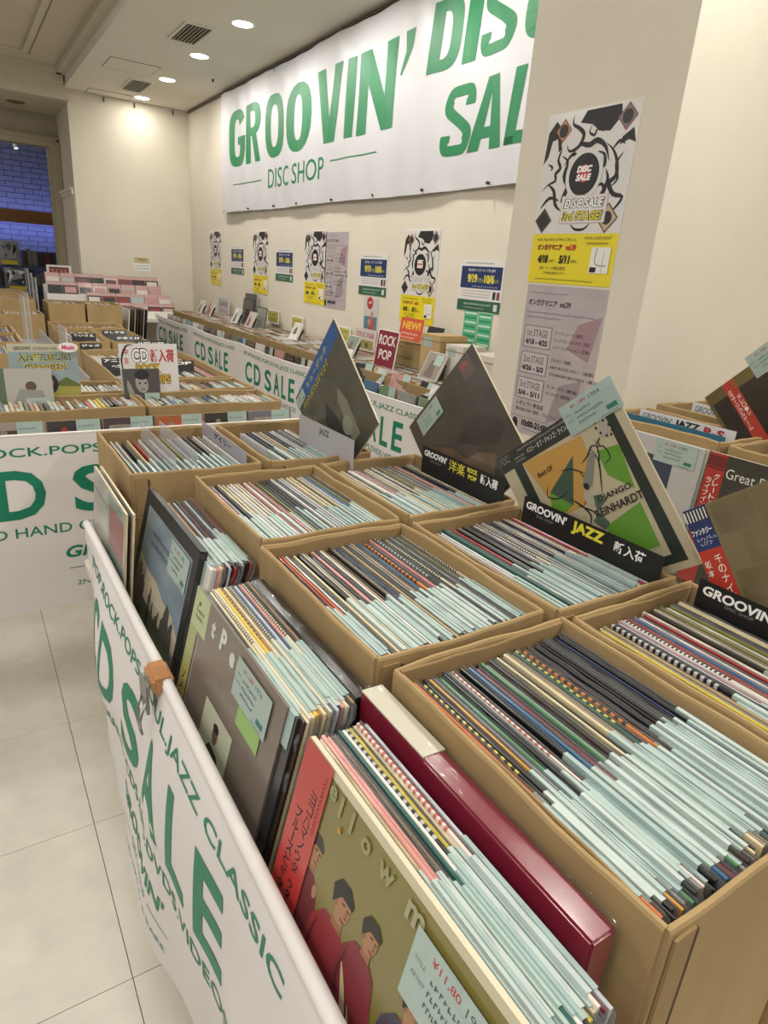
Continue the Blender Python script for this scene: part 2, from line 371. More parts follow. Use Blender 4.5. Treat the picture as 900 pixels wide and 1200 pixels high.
def pouch(loc, w_, h, c1, label, sc=0):
    t = thing('packed_bag', label, 'bag', loc)
    bm = bmesh.new(); N = 6
    for side in (-1, 1):
        g = [[bm.verts.new((w_*(i/N-.5), side*(.002+.03*math.sin(PI*i/N)*math.sin(PI*j/N)), h*j/N)) for j in range(N+1)] for i in range(N+1)]
        for i in range(N):
            for j in range(N):
                q = (g[i][j], g[i+1][j], g[i+1][j+1], g[i][j+1]); bm.faces.new(q if side < 0 else q[::-1])
    obj('bag_body', bm, c1, t, smooth=True)
    a = Art(); rr = random.Random(sc)
    for k in range(9): a.poly([(rr.uniform(-.4, .4)*w_, rr.uniform(.25, .95)*h) for _ in range(4)], rr.choice(['#555560', '#dcdce0', '#8d8d95', '#2a2a2e']))
    a.rect(-w_*.35, h*.05, w_*.7, h*.16, '#c8b22c')
    p = a.build('print', t); p.rotation_euler = (PI/2, 0, 0); p.location = (0, -.035, 0)
pouch((.55, 8.75, 1.19), .22, .26, mat('foil', '#8d8d92', .35), 'silver patterned packet with yellow strip hanging in the back room', 3)
pouch((.60, 8.7, .93), .24, .24, mat('film_bag', '#5c5d66', .25), 'glossy dark see-through packet hanging below the silver one', 5)

# ---------- ceiling fittings
def ring(bm, r0, r1, z0, z1, seg=28):
    a = [bm.verts.new((r0*math.cos(2*PI*i/seg), r0*math.sin(2*PI*i/seg), z0)) for i in range(seg)]
    b = [bm.verts.new((r1*math.cos(2*PI*i/seg), r1*math.sin(2*PI*i/seg), z1)) for i in range(seg)]
    for i in range(seg): bm.faces.new((a[i], a[(i+1) % seg], b[(i+1) % seg], b[i]))
names = ['nearest', 'second nearest', 'third', 'farthest']
for k in range(12):
    y = 6.735-.822*k; vis = k < 4
    t = thing('downlight', ('%s visible recessed round downlight in the row along the low ceiling' % names[3-k]) if vis else 'recessed round downlight, %s of the row counting from the far wall, above the frame' % ordw(k+1), 'light', (1.6, y, 2.69), group='downlights in the low ceiling')
    bm = bmesh.new(); ring(bm, .075, .062, -.001, -.004); ring(bm, .062, .056, -.004, -.001); obj('trim_ring', bm, M_WHITE, t, smooth=True)
    cyl('lens', (0, 0, -.0025), (0, 0, -.0015), .057, mat('lamp_glow', '#fff6e6', emit=16), t, 28)
    lamp('lamp', (0, 0, -.006), (2.2 if k == 0 else 6.5 if k < 7 else 9), .11, (1, .968, .905), t)
def grille(cx, cy, w_, l, label):
    t = thing('air_vent', label, 'vent', (cx, cy, 2.69), group='ceiling air vents')
    box('backing', (-w_/2, w_/2, -l/2, l/2, -.003, -.0015), mat('vent_dark', '#15130f', .9), t)
    bm = bmesh.new(); e = .018
    for r in ((-w_/2-e, -w_/2, -l/2-e, l/2+e), (w_/2, w_/2+e, -l/2-e, l/2+e), (-w_/2, w_/2, -l/2-e, -l/2), (-w_/2, w_/2, l/2, l/2+e)): bm_box(bm, *r, -.008, 0)
    obj('vent_frame', bm, M_CEIL, t)
    n = 7
    for i in range(n):
        x = -w_/2+(i+.5)*w_/n
        box('slat', (x-.0035, x+.0035, -l/2, l/2, -.012, -.003), mat('vent_slat', '#8f8878', .5), t, rot=None)
grille(1.42, 4.665, .15, .36, 'nearer square slatted air vent in the low ceiling beside the downlights')
grille(1.46, 6.31, .15, .40, 'farther slatted air vent in the low ceiling near the far wall')
for (x0, x1, y0, y1, nm) in ((1.13, 1.475, 5.60, 5.94, 'flush square access hatch in the low ceiling between the vents'), (1.17, 1.52, 6.74, 6.93, 'flush access hatch in the low ceiling against the far wall')):
    t = thing('access_hatch', nm, 'hatch', ((x0+x1)/2, (y0+y1)/2, 2.69)); a, b = (x1-x0)/2, (y1-y0)/2
    box('panel', (-a+.004, a-.004, -b+.004, b-.004, -.003, 0), M_CEIL, t)
    bm = bmesh.new()
    for r in ((-a, -a+.004, -b, b), (a-.004, a, -b, b), (-a, a, -b, -b+.004), (-a, a, b-.004, b)): bm_box(bm, *r, -.0035, 0)
    obj('hatch_rim', bm, mat('hatch_rim', '#8d8676', .7), t)
t = thing('ceiling_speaker', 'round flush speaker in the soffit above the doorway', 'speaker', (.66, 7.35, 2.59)); cyl('grille', (0, 0, -.006), (0, 0, 0), .075, mat('spk', '#6a6252', .7), t, 20); cyl('rim', (0, 0, -.003), (0, 0, 0), .085, M_HCEIL, t, 20)
t = thing('sprinkler', 'tiny dark sprinkler nozzle in the low ceiling by the far corner', 'sprinkler', (1.86, 5.6, 2.69)); cyl('nozzle', (0, 0, -.02), (0, 0, 0), .008, M_DARKM, t, 8); cyl('plate', (0, 0, -.002), (0, 0, 0), .016, M_CEIL, t, 10)
t = thing('picture_rail', 'thin metal picture rail along the top of the banner wall', 'rail', (2.05, 4.3, 2.675)); box('rail', (-.008, .008, -2.5, 2.6, -.006, .006), mat('rail_dark', '#5a5347', .6), t)
for y in (5.6, 6.1, 6.6):
    pass
t = thing('wall_hook_rail', 'thin rail with three small hooks at the head of the far wall', 'rail', (1.6, 6.945, 2.665)); box('rail', (-.42, .44, -.004, .01, .012, .02), M_CEIL, t)
for x in (-.28, -.02, .32): cyl('hook', (x, 0, -.025), (x, 0, .015), .006, M_DARKM, t, 6)

# ================================================================== BIG WALL BANNER
def bigwarp(u, v, z):   # u from left end (y=5.9) to the right, v above lower edge
    y = 5.90-u; H = .875; f = v/H
    d = .018+.004*math.sin(u*9+2*f)*(.4+.6*(1-f))+.003*math.sin(u*23+f*5)+.004*math.sin(u*3.1+1)+(.005*(1-f)*math.sin(u*5.3))
    top = 2.655+.004*math.cos(u*2*PI/.95)
    lo = 1.785+.003*math.sin(u*4)
    return Vector((2.045-d-z, y, lo+(top-lo)*f))
W_, H_ = 3.98, .875
bb = thing('sale_banner', 'huge white wall banner with green GROOVIN\' DISC SHOP lettering', 'banner')
bm = bmesh.new(); nx, ny = 160, 24
for zz, rev in ((0, 0), (-.0015, 1)):
    g = [[bm.verts.new(bigwarp(W_*i/nx, H_*j/ny, zz)) for j in range(ny+1)] for i in range(nx+1)]
    for i in range(nx):
        for j in range(ny):
            q = (g[i][j], g[i+1][j], g[i+1][j+1], g[i][j+1]); bm.faces.new(q[::-1] if rev else q)
M_BIG = mat('vinyl_banner', '#c9c8cb', .42, noise=.03, nscale=5, bump=.22, bscale=5, spec=.5)
obj('banner_sheet', bm, M_BIG, bb, smooth=True)
a = Art(); Y = lambda y: 5.90-y; Z = lambda z: z-1.785
Z0, Z1 = Z(2.115), Z(2.51)
for ch, y0, y1, zz0, zz1 in (('G', 5.70, 5.36, Z0, Z1), ('R', 5.345, 5.06, Z0, Z1), ('O', 4.985, 4.645, Z0, Z1), ('O', 4.60, 4.22, Z0, Z1), ('V', 4.14, 3.80, Z0, Z1), ('I', 3.77, 3.67, Z0, Z1), ('N', 3.63, 3.25, Z0, Z1), ("'", 3.20, 3.09, Z(2.33), Z(2.515))):
    a.heavy(ch, Y(y0), zz0, y0-y1, zz1-zz0, M_BGREEN, tw=1 if ch == 'I' else .32, th=.17, shear=.05 if ch in 'IN' else 0)
a.text('DISC SHOP', Y(4.93), Z(1.925), .125, M_BGREEN, wd=.90, bold=.0)
a.rect(Y(5.61), Z(1.982), .57, .006, M_BGREEN); a.rect(Y(3.94), Z(2.012), .55, .006, M_BGREEN)
for ch, y0, y1 in (('D', 2.975, 2.74), ('I', 2.715, 2.62), ('S', 2.60, 2.375), ('C', 2.33, 2.08)): a.heavy(ch, Y(y0), Z(2.295), y0-y1, .28, M_BGREEN, tw=.36, th=.17, shear=.10)
for ch, y0, y1 in (('S', 2.83, 2.61), ('A', 2.62, 2.385), ('L', 2.36, 2.2), ('E', 2.15, 1.95)): a.heavy(ch, Y(y0), Z(1.935), y0-y1, .28, M_BGREEN, tw=.36, th=.17, shear=.10)
a.build('lettering', bb, eps=.00002, base=.0012, warp=bigwarp, cut=.06)
for y in (5.85, 5.315, 4.83, 4.375, 3.88, 3.398, 2.9, 2.4):
    tube('hook', [(2.05, y, 2.675), (2.03, y, 2.668), (2.028, y, 2.645), (2.035, y, 2.638)], .003, M_METAL, bb)
for y in (5.85, 5.3, 4.8, 4.4, 3.9, 3.4, 2.93, 2.43):
    cyl('eyelet', (2.015, y, 1.80), (2.03, y, 1.80), .007, M_DARKM, bb, 8)

# ================================================================== TABLE BANNERS
BW, BH = 1.10, .483
def banner_art():
    g = M_GREEN; out = []
    def L(nm, f):
        a = Art(); f(a); out.append((nm, a))
    L('genre_line', lambda a: a.text('JPOP.ROCK.POPS.SOUL.JAZZ CLASSIC', .085, BH-.060, .030, g, wd=.93, bold=.008))
    L('rule_line', lambda a: a.rect(.015, BH-.047, .05, .002, g))
    x = .12
    for ch, wd in (('C', .125), ('D', .128), (' ', .018), ('S', .115), ('A', .12), ('L', .09), ('E', .095)):
        if ch != ' ': L('letter', lambda a: a.text(ch, x, BH-.217, .13, g, wd=wd-.018, bold=.022))
        x += wd+.014
    L('text_line', lambda a: a.text('2ND HAND CDS.LPS.DVDS.VIDEOS', .18, BH-.268, .027, g, wd=.72, bold=.006))
    L('shop_name', lambda a: a.text("GROOVIN'", .40, BH-.345, .036, g, wd=.28, bold=.03, shear=.25))
    L('rule_line', lambda a: a.rect(.405, BH-.377, .07, .002, g)); L('rule_line', lambda a: a.rect(.61, BH-.377, .07, .002, g))
    L('text_line', lambda a: a.text('DISC SHOP', .485, BH-.385, .018, g, wd=.115))
    L('text_line', lambda a: a.text('2ND HAND & RARE', .42, BH-.43, .014, g, wd=.24))
    return out
def put_art(parent, warp, cut):
    return [q.build(nm, parent, eps=.00002, base=.0009, warp=warp, cut=cut) for nm, q in banner_art()]
def banner_sheet(parent, warp, nx=70, ny=26):
    bm = bmesh.new()
    for zz, rev in ((0, 0), (-.0012, 1)):
        g = [[bm.verts.new(warp(BW*i/nx, BH*j/ny, zz)) for j in range(ny+1)] for i in range(nx+1)]
        for i in range(nx):
            for j in range(ny):
                q = (g[i][j], g[i+1][j], g[i+1][j+1], g[i][j+1]); bm.faces.new(q[::-1] if rev else q)
    bmesh.ops.remove_doubles(bm, verts=bm.verts, dist=1e-5)
    return obj('banner_sheet', bm, M_CLOTH, parent, smooth=True)
def hem(parent, pts, r=.007): return tube('hem', pts, r, M_CLOTH, parent, 8)
# near banner, hung on the side of the front table (plane x ~ .17, seen from the aisle)
def nearwarp(u, v, z):
    t = 1-v/BH; y = 1.425-u*1.06
    prof = .172-.034*min(1, t*2.4)**.8
    lo = .172-.038*math.exp(-((u-.52)/.26)**2)
    x = prof*(1-t**1.5)+lo*t**1.5
    if u < .2: x = x*(u/.2)+.170*(1-u/.2)
    x += (.006*math.sin(u*15+t*2.5)*(1-.3*t)+.0025*math.sin(u*37+1.5*t)+.003*math.sin(t*9+u*6))*min(1, t*2.5)
    x += .006*math.exp(-((u-.56)/.05)**2)*math.exp(-((t-.25)/.2)**2)
    return Vector((x-z, y-.02*t*(u < .3)*(1-u/.3), .85-BH*t-.02*t))
nb = thing('table_banner', 'white CD SALE cloth banner along the near record table, running past the aisle', 'banner')
banner_sheet(nb, nearwarp, 130, 36)
put_art(nb, nearwarp, .03)
hem(nb, [nearwarp(BW*i/40, BH, 0)+Vector((.005, 0, -.002)) for i in range(41)], .0085)
# a second identical banner hangs beyond the lower frame edge
# left banner
def leftwarp(u, v, z):
    t = 1-v/BH; x = -.240+u
    y = 1.757-.006*t*math.sin(u*11)-.004*math.sin(u*5+3)*t-z
    return Vector((x, y, .967-BH*t+.004*math.sin(u*3)*t))
lb = thing('table_banner', 'white CD SALE cloth banner on the front of the left CD table', 'banner')
banner_sheet(lb, leftwarp); put_art(lb, leftwarp, .05)
hem(lb, [leftwarp(BW*i/20, BH, 0)+Vector((0, .003, 0)) for i in range(21)], .004)
def wallwarp(u, v, z):
    t = 1-v/BH
    return Vector((1.54-.012*math.sin(u/BW*PI*3+.5)*t-.006*math.sin(u*19)*t-z, -u, -BH*t-.012*math.sin(u/BW*PI)))
ord_b = ['farthest', 'second farthest', 'second nearest', 'nearest']
src = None
for k, y0 in enumerate((6.40, 5.30, 4.20, 3.10)):
    t = thing('table_banner', '%s of the four white CD SALE banners along the wall table' % ord_b[k], 'banner', (0, y0, .90), group='CD SALE banners along the wall table')
    if src is None:
        s1 = banner_sheet(t, wallwarp); s2 = put_art(t, wallwarp, .055)
        s3 = hem(t, [wallwarp(BW*i/12, BH, 0)+Vector((.003, 0, 0)) for i in range(13)], .004); src = (s1, *s2, s3)
    else:
        for s in src:
            c = s.copy(); COL.objects.link(c); c.parent = t
def clip(loc, label):
    t = thing('bulldog_clip', label, 'clip', loc)
    bm = bmesh.new(); bm_box(bm, -.018, .012, -.028, .028, -.014, .011); bmesh.ops.bevel(bm, geom=bm.edges[:], offset=.005, segments=2, affect='EDGES')
    obj('tape', bm, mat('brown_tape', '#b07c4c', .3, noise=.15, nscale=60, coat=.5), t)
    bm = bmesh.new()
    bm_box(bm, -.026, -.022, -.02, .02, -.045, .0); obj('jaw', bm, M_METAL, t)
    tube('wire_loop', [(-.026, -.012, -.03), (-.035, -.012, -.06), (-.032, -.006, -.085), (-.032, .006, -.085), (-.035, .012, -.06), (-.026, .012, -.03)], .0018, M_METAL, t)
clip((.175, .80, .848), 'steel clip over brown tape holding the near banner\'s top edge')

# ================================================================== TABLES
def table(name, label, x0, x1, y0, y1, z, skirt=None):
    t = thing(name, label, 'table', ((x0+x1)/2, (y0+y1)/2, 0)); a, b = (x1-x0)/2, (y1-y0)/2
    box('table_top', (-a, a, -b, b, z-.03, z), M_TABLE, t, bev=.003)
    for sx in (-1, 1):
        for sy in (-1, 1):
            box('leg', (sx*(a-.06)-.02, sx*(a-.06)+.02, sy*(b-.08)-.02, sy*(b-.08)+.02, 0, z-.03), M_METAL, t)
    return t
t = table('display_table', 'white table under the near cardboard boxes of records', .19, .93, -.35, 1.66, .66)
t = table('display_table', 'table on the left carrying CD boxes behind the CD SALE banner', -.9, .86, 1.785, 2.345, .86)
t = table('display_table', 'table carrying the third and fourth rows of CD boxes on the left', .40, .86, 2.352, 4.42, .86)
t = table('display_table', 'long narrow table of CD boxes against the banner wall', 1.562, 2.05, 1.82, 6.28, .80)
table('display_table', 'white table with raised record boxes beside the pillar', 1.27, 2.6, -.4, 1.20, .735)
table('display_table', 'white table at the back under the tiered CD rack', 1.02, 1.75, 6.3, 6.93, .86)
table('display_table', 'low table at the back under the tall record boxes', .53, 1.3, 5.0, 6.1, .68)

# ================================================================== CARDBOARD BOXES
def panel(name, parent, p0, p1, z0, z1, t, inn, m=M_CARD, bow=.002, seed=0, lip=0):
    """upright board from p0 to p1; thickness t towards inn; slightly bowed, rounded folded top"""
    rr = random.Random(seed); p0 = Vector((*p0, 0)); p1 = Vector((*p1, 0)); inn = Vector((*inn, 0)); N = 10
    ph = rr.uniform(0, 6); b = rr.uniform(-bow, bow*1.6)
    bm = bmesh.new(); prof = []
    r = t*.45
    for k in range(N+1):
        f = k/N; c = p0.lerp(p1, f); off = b*math.sin(PI*f)
        zt = z1+.0015*math.sin(ph+f*7)+.001*math.sin(ph*2+f*17)
        pr = [(0, z0), (t, z0), (t, zt-r), (t*.78, zt), (t*.22, zt), (0, zt-r)]
        ring_ = []
        for d, z in pr:
            h = (z-z0)/(z1-z0); ring_.append(bm.verts.new(c+inn*(d-off*h)+Vector((0, 0, z))))
        prof.append(ring_)
    for a, c in zip(prof, prof[1:]):
        for i in range(6): bm.faces.new((a[i], a[(i+1) % 6], c[(i+1) % 6], c[i]))
    bm.faces.new(prof[0][::-1]); bm.faces.new(prof[-1])
    bmesh.ops.recalc_face_normals(bm, faces=bm.faces)
    o = obj(name, bm, m, parent, smooth=False)
    for p in o.data.polygons: p.use_smooth = False
    return o
bxn = [0]
def cbox(x0, y0, w_, l, z0, z1, label, group=None, flaps=True, t=.0065, simple=False):
    """x0,y0 = low corner; walls inside the footprint"""
    bxn[0] += 1; sd = bxn[0]*17
    e = thing('cardboard_box', label, 'box', (x0+w_/2, y0+l/2, z0), group=group); a, b = w_/2, l/2; h = z1-z0
    if simple:
        for nm, r in (('side_panel', (-a, -a+t, -b, b)), ('side_panel', (a-t, a, -b, b)), ('end_panel', (-a+t, a-t, -b, -b+t)), ('end_panel', (-a+t, a-t, b-t, b))):
            box(nm, (*r, 0, h), M_CARD, e)
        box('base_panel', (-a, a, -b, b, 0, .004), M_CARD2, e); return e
    panel('side_panel', e, (-a, -b+.004), (-a, b-.004), 0, h, t, (1, 0), seed=sd)
    panel('side_panel', e, (a, -b+.004), (a, b-.004), 0, h, t, (-1, 0), seed=sd+1)
    panel('end_panel', e, (-a+.003, -b), (a-.003, -b), 0, h-.001, t, (0, 1), seed=sd+2)
    panel('end_panel', e, (-a+.003, b), (a-.003, b), 0, h-.001, t, (0, -1), seed=sd+3)
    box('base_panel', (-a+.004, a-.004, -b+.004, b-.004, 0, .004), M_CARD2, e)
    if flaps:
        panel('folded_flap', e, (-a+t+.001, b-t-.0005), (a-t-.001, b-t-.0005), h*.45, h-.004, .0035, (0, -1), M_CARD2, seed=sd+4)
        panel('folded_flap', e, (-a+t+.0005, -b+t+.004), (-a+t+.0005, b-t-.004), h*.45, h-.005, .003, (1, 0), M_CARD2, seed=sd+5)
        # folded corner flap outside, at the near left corner
        for sx in (-1,):
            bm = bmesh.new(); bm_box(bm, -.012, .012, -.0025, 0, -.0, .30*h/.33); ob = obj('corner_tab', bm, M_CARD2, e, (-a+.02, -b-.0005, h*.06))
            bm = bmesh.new(); bm_box(bm, -.0016, .0016, -.003, 0, 0, h*.93); obj('corner_slot', bm, mat('slot_dark', '#4a371f', .9), e, (-a+.034, -b-.0002, h*.03))
    return e
RIM = 1.0; TZ = .66
BX = {'F': (.348, .143, .262, .345), 'E': (.340, .507, .262, .345), 'D': (.350, .868, .262, .345),
      'I': (.622, .136, .258, .345), 'H': (.614, .497, .258, .345), 'G': (.628, .868, .258, .352),
      'A': (.240, 1.262, .272, .37), 'B': (.530, 1.262, .258, .37)}
BD = {'F': 'nearest box', 'E': 'middle box of the left column', 'D': 'box behind the middle left one', 'I': 'box at the right edge',
      'H': 'box under the green jazz record', 'G': 'box under the dark tilted record', 'A': 'box with clear dividers', 'B': 'box under the blue-cornered record'}
BL_ = {'F': 'nearest open cardboard box, packed tight with records, bottom right', 'E': 'open cardboard box of records directly behind the nearest one',
       'D': 'open cardboard box of records third back in the left column', 'I': 'open cardboard box of records at the right edge beside the nearest one',
       'H': 'open cardboard box holding the tilted green and cream jazz record', 'G': 'open cardboard box holding the dark grey tilted record',
       'A': 'open cardboard box with three clear dividers, next to the left banner', 'B': 'open cardboard box holding the blue-cornered tilted record'}
BOX = {}
for k, (x, y, w_, l) in BX.items(): BOX[k] = cbox(x, y, w_, l, TZ, RIM, BL_[k], 'record boxes on the near table')
tube('string', [(-.137, -.186, .25), (-.10, -.189, .246), (0, -.19, .243), (.13, -.187, .25)], .0011, mat('twine', '#c3ac80', .8), BOX['A'])

# ================================================================== RECORDS
SP = {}
for nm, c in (('black', '#161516'), ('charcoal', '#2b2a2c'), ('dark brown', '#3a2c24'), ('white', '#dad6ce'), ('cream', '#d2c39c'), ('grey', '#8a8784'),
              ('navy', '#243456'), ('blue', '#2f5f86'), ('teal', '#23554f'), ('red', '#a22f2e'), ('wine red', '#6e1f2f'), ('orange', '#c9662c'),
              ('mustard', '#c28a22'), ('yellow', '#c9b234'), ('olive', '#7c7a3c'), ('green', '#3e7a4b'), ('pink', '#cf8f86'), ('tan', '#a98d66'), ('silver', '#b9bcc0')):
    SP[nm] = mat('spine_'+nm.replace(' ', '_'), c, .38, noise=.12, nscale=40, coat=.5)
SP['black and yellow checked'] = chk('spine_chk_by', '#1b1a18', '#cdb945', 105)
SP['black and white checked'] = chk('spine_chk_bw', '#1d1c1e', '#b9b6b0', 115)
SP['orange and black checked'] = chk('spine_chk_ob', '#c9742f', '#2a2220', 100)
SP['pink and white dashed'] = chk('spine_chk_pw', '#d9c9c0', '#b56a60', 130)
SP['black and cream lettered'] = chk('spine_chk_bc', '#d0c6ac', '#2a2724', 170)
def jmesh(t, L=.312, H=.312):
    bm = bmesh.new(); bm_box(bm, -t/2, t/2, -L/2, L/2, 0, H)
    bmesh.ops.bevel(bm, geom=[e for e in bm.edges if abs(e.verts[0].co.z-H) < 1e-6 and abs(e.verts[1].co.z-H) < 1e-6 and abs(e.verts[0].co.y-e.verts[1].co.y) > .1], offset=t*.25, segments=1, affect='EDGES')
    me = bpy.data.meshes.new('sleeve'); bm.to_mesh(me); bm.free(); me.materials.append(SP['black']); return me
JM = {t: jmesh(t) for t in (.0026, .0034, .0044, .0062)}
H = .312
def fmesh():     # protective film: open fringe above the jacket and down both faces a little
    bm = bmesh.new(); x = .0009
    N = 12; prev = None
    for i in range(N+1):
        y = -.157+.314*i/N; o = .0006*math.sin(i*1.9)
        c = [bm.verts.new((x+o, y, H-.02)), bm.verts.new((x+o, y, H+.0014+.0008*math.sin(i*2.7))), bm.verts.new((x+o+.0006, y, H+.0014+.0008*math.sin(i*2.7))), bm.verts.new((x+o+.0006, y, H-.02))]
        if prev:
            for k in range(4): bm.faces.new((prev[k], prev[(k+1) % 4], c[(k+1) % 4], c[k]))
        prev = c
    prev = None   # crinkled open end of the sleeve
    for i in range(8):
        z = H+.001-.014*i; d = .0022*math.sin(i*2.1)+.001*math.sin(i*5); y = -.1575-.0045*abs(math.sin(i*1.7+.4))
        c = [bm.verts.new((x+d, -.1565, z)), bm.verts.new((x+d, y, z)), bm.verts.new((x+d+.0012, y-.001, z)), bm.verts.new((x+.001, -.1565, z))]
        if prev:
            for k in range(4): bm.faces.new((prev[k], prev[(k+1) % 4], c[(k+1) % 4], c[k]))
        prev = c
    me = bpy.data.meshes.new('film'); bm.to_mesh(me); bm.free(); me.materials.append(mat('sleeve_film', '#8d9090', .12, spec=1, coat=.8, alpha=.35)); return me
FM = fmesh()
MINTS = [M_MINT, mat('mint_paper_pale', '#b2beb8', .4, noise=.04, nscale=50, coat=.4), mat('mint_paper_cool', '#97aca8', .4, noise=.06, nscale=50, coat=.4)]
def tmesh(t, y0=-.150, y1=-.035, dn=.04, up=.0008):   # folded mint price slip
    bm = bmesh.new(); s = .0005; x = t/2+.0004
    bm_box(bm, -x-s, -x, y0, y1, H-dn, H+up); bm_box(bm, -x-s, x+s, y0, y1, H+up, H+up+s); bm_box(bm, x, x+s, y0, y1, H-dn*.7, H+up)
    me = bpy.data.meshes.new('price_slip'); bm.to_mesh(me); bm.free(); me.materials.append(M_MINT); return me
TMS = {(t, k): tmesh(t, *((-.150, -.030), (-.144, -.045), (-.152, -.012))[k]) for t in JM for k in range(3)}
def copy_in(me, name, parent, m=None):
    o = bpy.data.objects.new(name, me); COL.objects.link(o); o.parent = parent
    if m: o.material_slots[0].link = 'OBJECT'; o.material_slots[0].material = m
    return o
def record(x, y, z, t, col, lean, label, group, tagp=.8, film=True, slip=None):
    o = bpy.data.objects.new('vinyl_record', JM[t]); COL.objects.link(o); o.location = (x, y, z); o.rotation_euler = (0, lean, 0)
    o.material_slots[0].link = 'OBJECT'; o.material_slots[0].material = SP[col]; tag(o, label, 'record', group)
    if film and random.random() < .6: copy_in(FM, 'clear_film', o).location = (t/2, 0, 0)
    if random.random() < tagp:
        s = copy_in(TMS[(t, random.choice((0, 0, 1, 2)) if slip is None else slip)], 'price_slip', o); s.location = (0, random.uniform(-.003, .012), random.uniform(-.0008, 0)); s.material_slots[0].link = 'OBJECT'; s.material_slots[0].material = random.choice(MINTS)
    return o
DARK = ['black']*5+['charcoal']*4+['dark brown']*2+['navy', 'wine red', 'teal']
MIX = ['black']*4+['charcoal']*3+['white']*3+['cream']*2+['grey']*2+['dark brown', 'navy', 'blue', 'red', 'tan', 'pink', 'silver', 'silver', 'black and cream lettered', 'olive']
def fill(key, n, seq, pal, xs=None, lean=.02, tagp=.8, thick=None, zj=.004):
    """n records across box `key`; seq = colours that the photo fixes, by order"""
    x0, y0, w_, l = BX[key]; xa, xb = xs or (x0+.0135, x0+w_-.010)
    rr = random.Random(key); ts = []
    for i in range(n): ts.append(rr.choice([.0026, .0026, .0034, .0034, .0044] if n < 45 else [.0026, .0026, .0034, .0034]))
    tot = sum(ts); gap = (xb-xa-tot)/n; x = xa
    for i in range(n):
        c = seq.get(i) or rr.choice(pal); t = ts[i]; xc = x+gap/2+t/2; x += gap+t
        yc = y0+.0075+.157+rr.uniform(.001, .010)
        zt = TZ+.008+rr.uniform(0, zj)
        s = H*math.sin(lean)
        record(xc-s*.5, yc, zt, t, c, lean, '%s-edged LP record, %s from the left in the %s' % (c.replace(' ', '-'), ordw(i+1), BD[key]), 'LP records in the '+BD[key], tagp)
fill('F', 48, {0: 'orange', 1: 'orange', 2: 'black and yellow checked', 3: 'black', 4: 'mustard', 5: 'charcoal', 6: 'silver', 7: 'green', 8: 'black', 9: 'charcoal', 10: 'grey', 11: 'pink and white dashed', 12: 'black', 13: 'black',
              14: 'navy', 15: 'blue', 16: 'charcoal', 17: 'wine red', 18: 'black', 19: 'green', 20: 'grey', 21: 'dark brown', 22: 'black', 23: 'yellow', 24: 'cream', 25: 'charcoal', 26: 'cream', 27: 'cream', 28: 'tan', 29: 'teal', 30: 'black and yellow checked', 31: 'cream', 32: 'orange and black checked', 33: 'charcoal',
              34: 'dark brown', 35: 'navy', 36: 'black', 37: 'pink', 38: 'black'}, DARK, tagp=.93, zj=.007)
fill('E', 40, {0: 'black', 1: 'red', 2: 'orange', 3: 'white', 4: 'black', 5: 'cream', 6: 'black', 7: 'cream', 8: 'grey', 9: 'black', 10: 'pink', 11: 'charcoal', 12: 'white', 13: 'tan', 14: 'black', 15: 'dark brown', 22: 'tan', 24: 'blue', 26: 'orange and black checked', 28: 'pink', 30: 'black and white checked', 32: 'black', 34: 'black'}, MIX, tagp=.8)
fill('D', 32, {0: 'pink', 3: 'cream', 5: 'white', 9: 'red', 14: 'black', 15: 'black', 16: 'black', 17: 'charcoal', 24: 'cream', 29: 'olive'}, MIX, tagp=.75)
fill('G', 28, {}, MIX, xs=(.6415, .862), tagp=.75)
fill('H', 26, {0: 'cream', 1: 'tan', 2: 'tan', 4: 'white', 5: 'teal', 6: 'teal', 7: 'red', 8: 'charcoal', 9: 'grey', 11: 'dark brown', 12: 'black', 14: 'black and cream lettered', 16: 'cream', 17: 'black', 19: 'cream', 22: 'tan', 24: 'red'}, MIX, xs=(.6275, .846), tagp=.8)
fill('I', 34, {0: 'black and white checked', 1: 'black', 2: 'blue', 3: 'yellow', 4: 'cream', 5: 'tan', 7: 'black and white checked', 10: 'pink', 11: 'silver', 12: 'black and cream lettered', 13: 'red', 15: 'pink', 20: 'tan', 23: 'cream', 26: 'cream'}, MIX, xs=(.6355, .838), tagp=.3)
fill('A', 19, {0: 'white', 1: 'white', 2: 'black', 3: 'cream', 4: 'red', 5: 'white', 12: 'white', 13: 'charcoal', 14: 'black', 15: 'white'}, MIX+['white']*5, tagp=.85)
fill('B', 16, {i: c for i, c in enumerate(['silver', 'silver', 'charcoal', 'black', 'silver', 'tan', 'cream', 'black', 'charcoal', 'silver', 'white', 'black', 'grey', 'black', 'white', 'grey'])}, MIX, xs=(.575, .72), tagp=.9)
# thick black binder along the left of box E's neighbour group is below
def price_art(w_=.115, h=.062, price='¥1,180', yr='1980', seed=0):
    rr = random.Random(seed); a = Art(); a.rect(0, 0, w_, h, M_MINT)
    a.text(price, w_*.20, h*.76, h*.13, '#a83a44', wd=w_*.30, bold=.01); a.text(yr, w_*.56, h*.76, h*.12, '#3d5a58', wd=w_*.2)
    a.text('TITLE', w_*.05, h*.6, h*.06, '#5d7d76'); a.text('ARTIST', w_*.05, h*.40, h*.06, '#5d7d76')
    a.rect(w_*.74, h*.14, w_*.18, h*.14, '#2e7468')
    for k in range(3): a.scrib(w_*.24, h*(.56-.17*k), w_*rr.uniform(.3, .5), h*.09, '#4d5f60', rr)
    a.scrib(w_*.6, h*.03, w_*.3, h*.05, '#4a6a66', rr)
    return a
def put_price(parent, x, y, rot=0, z=.0016, **k):
    p = price_art(**k).build('price_slip', parent, eps=.00004); p.location = (x, y, z); p.rotation_euler = (0, 0, rot); return p
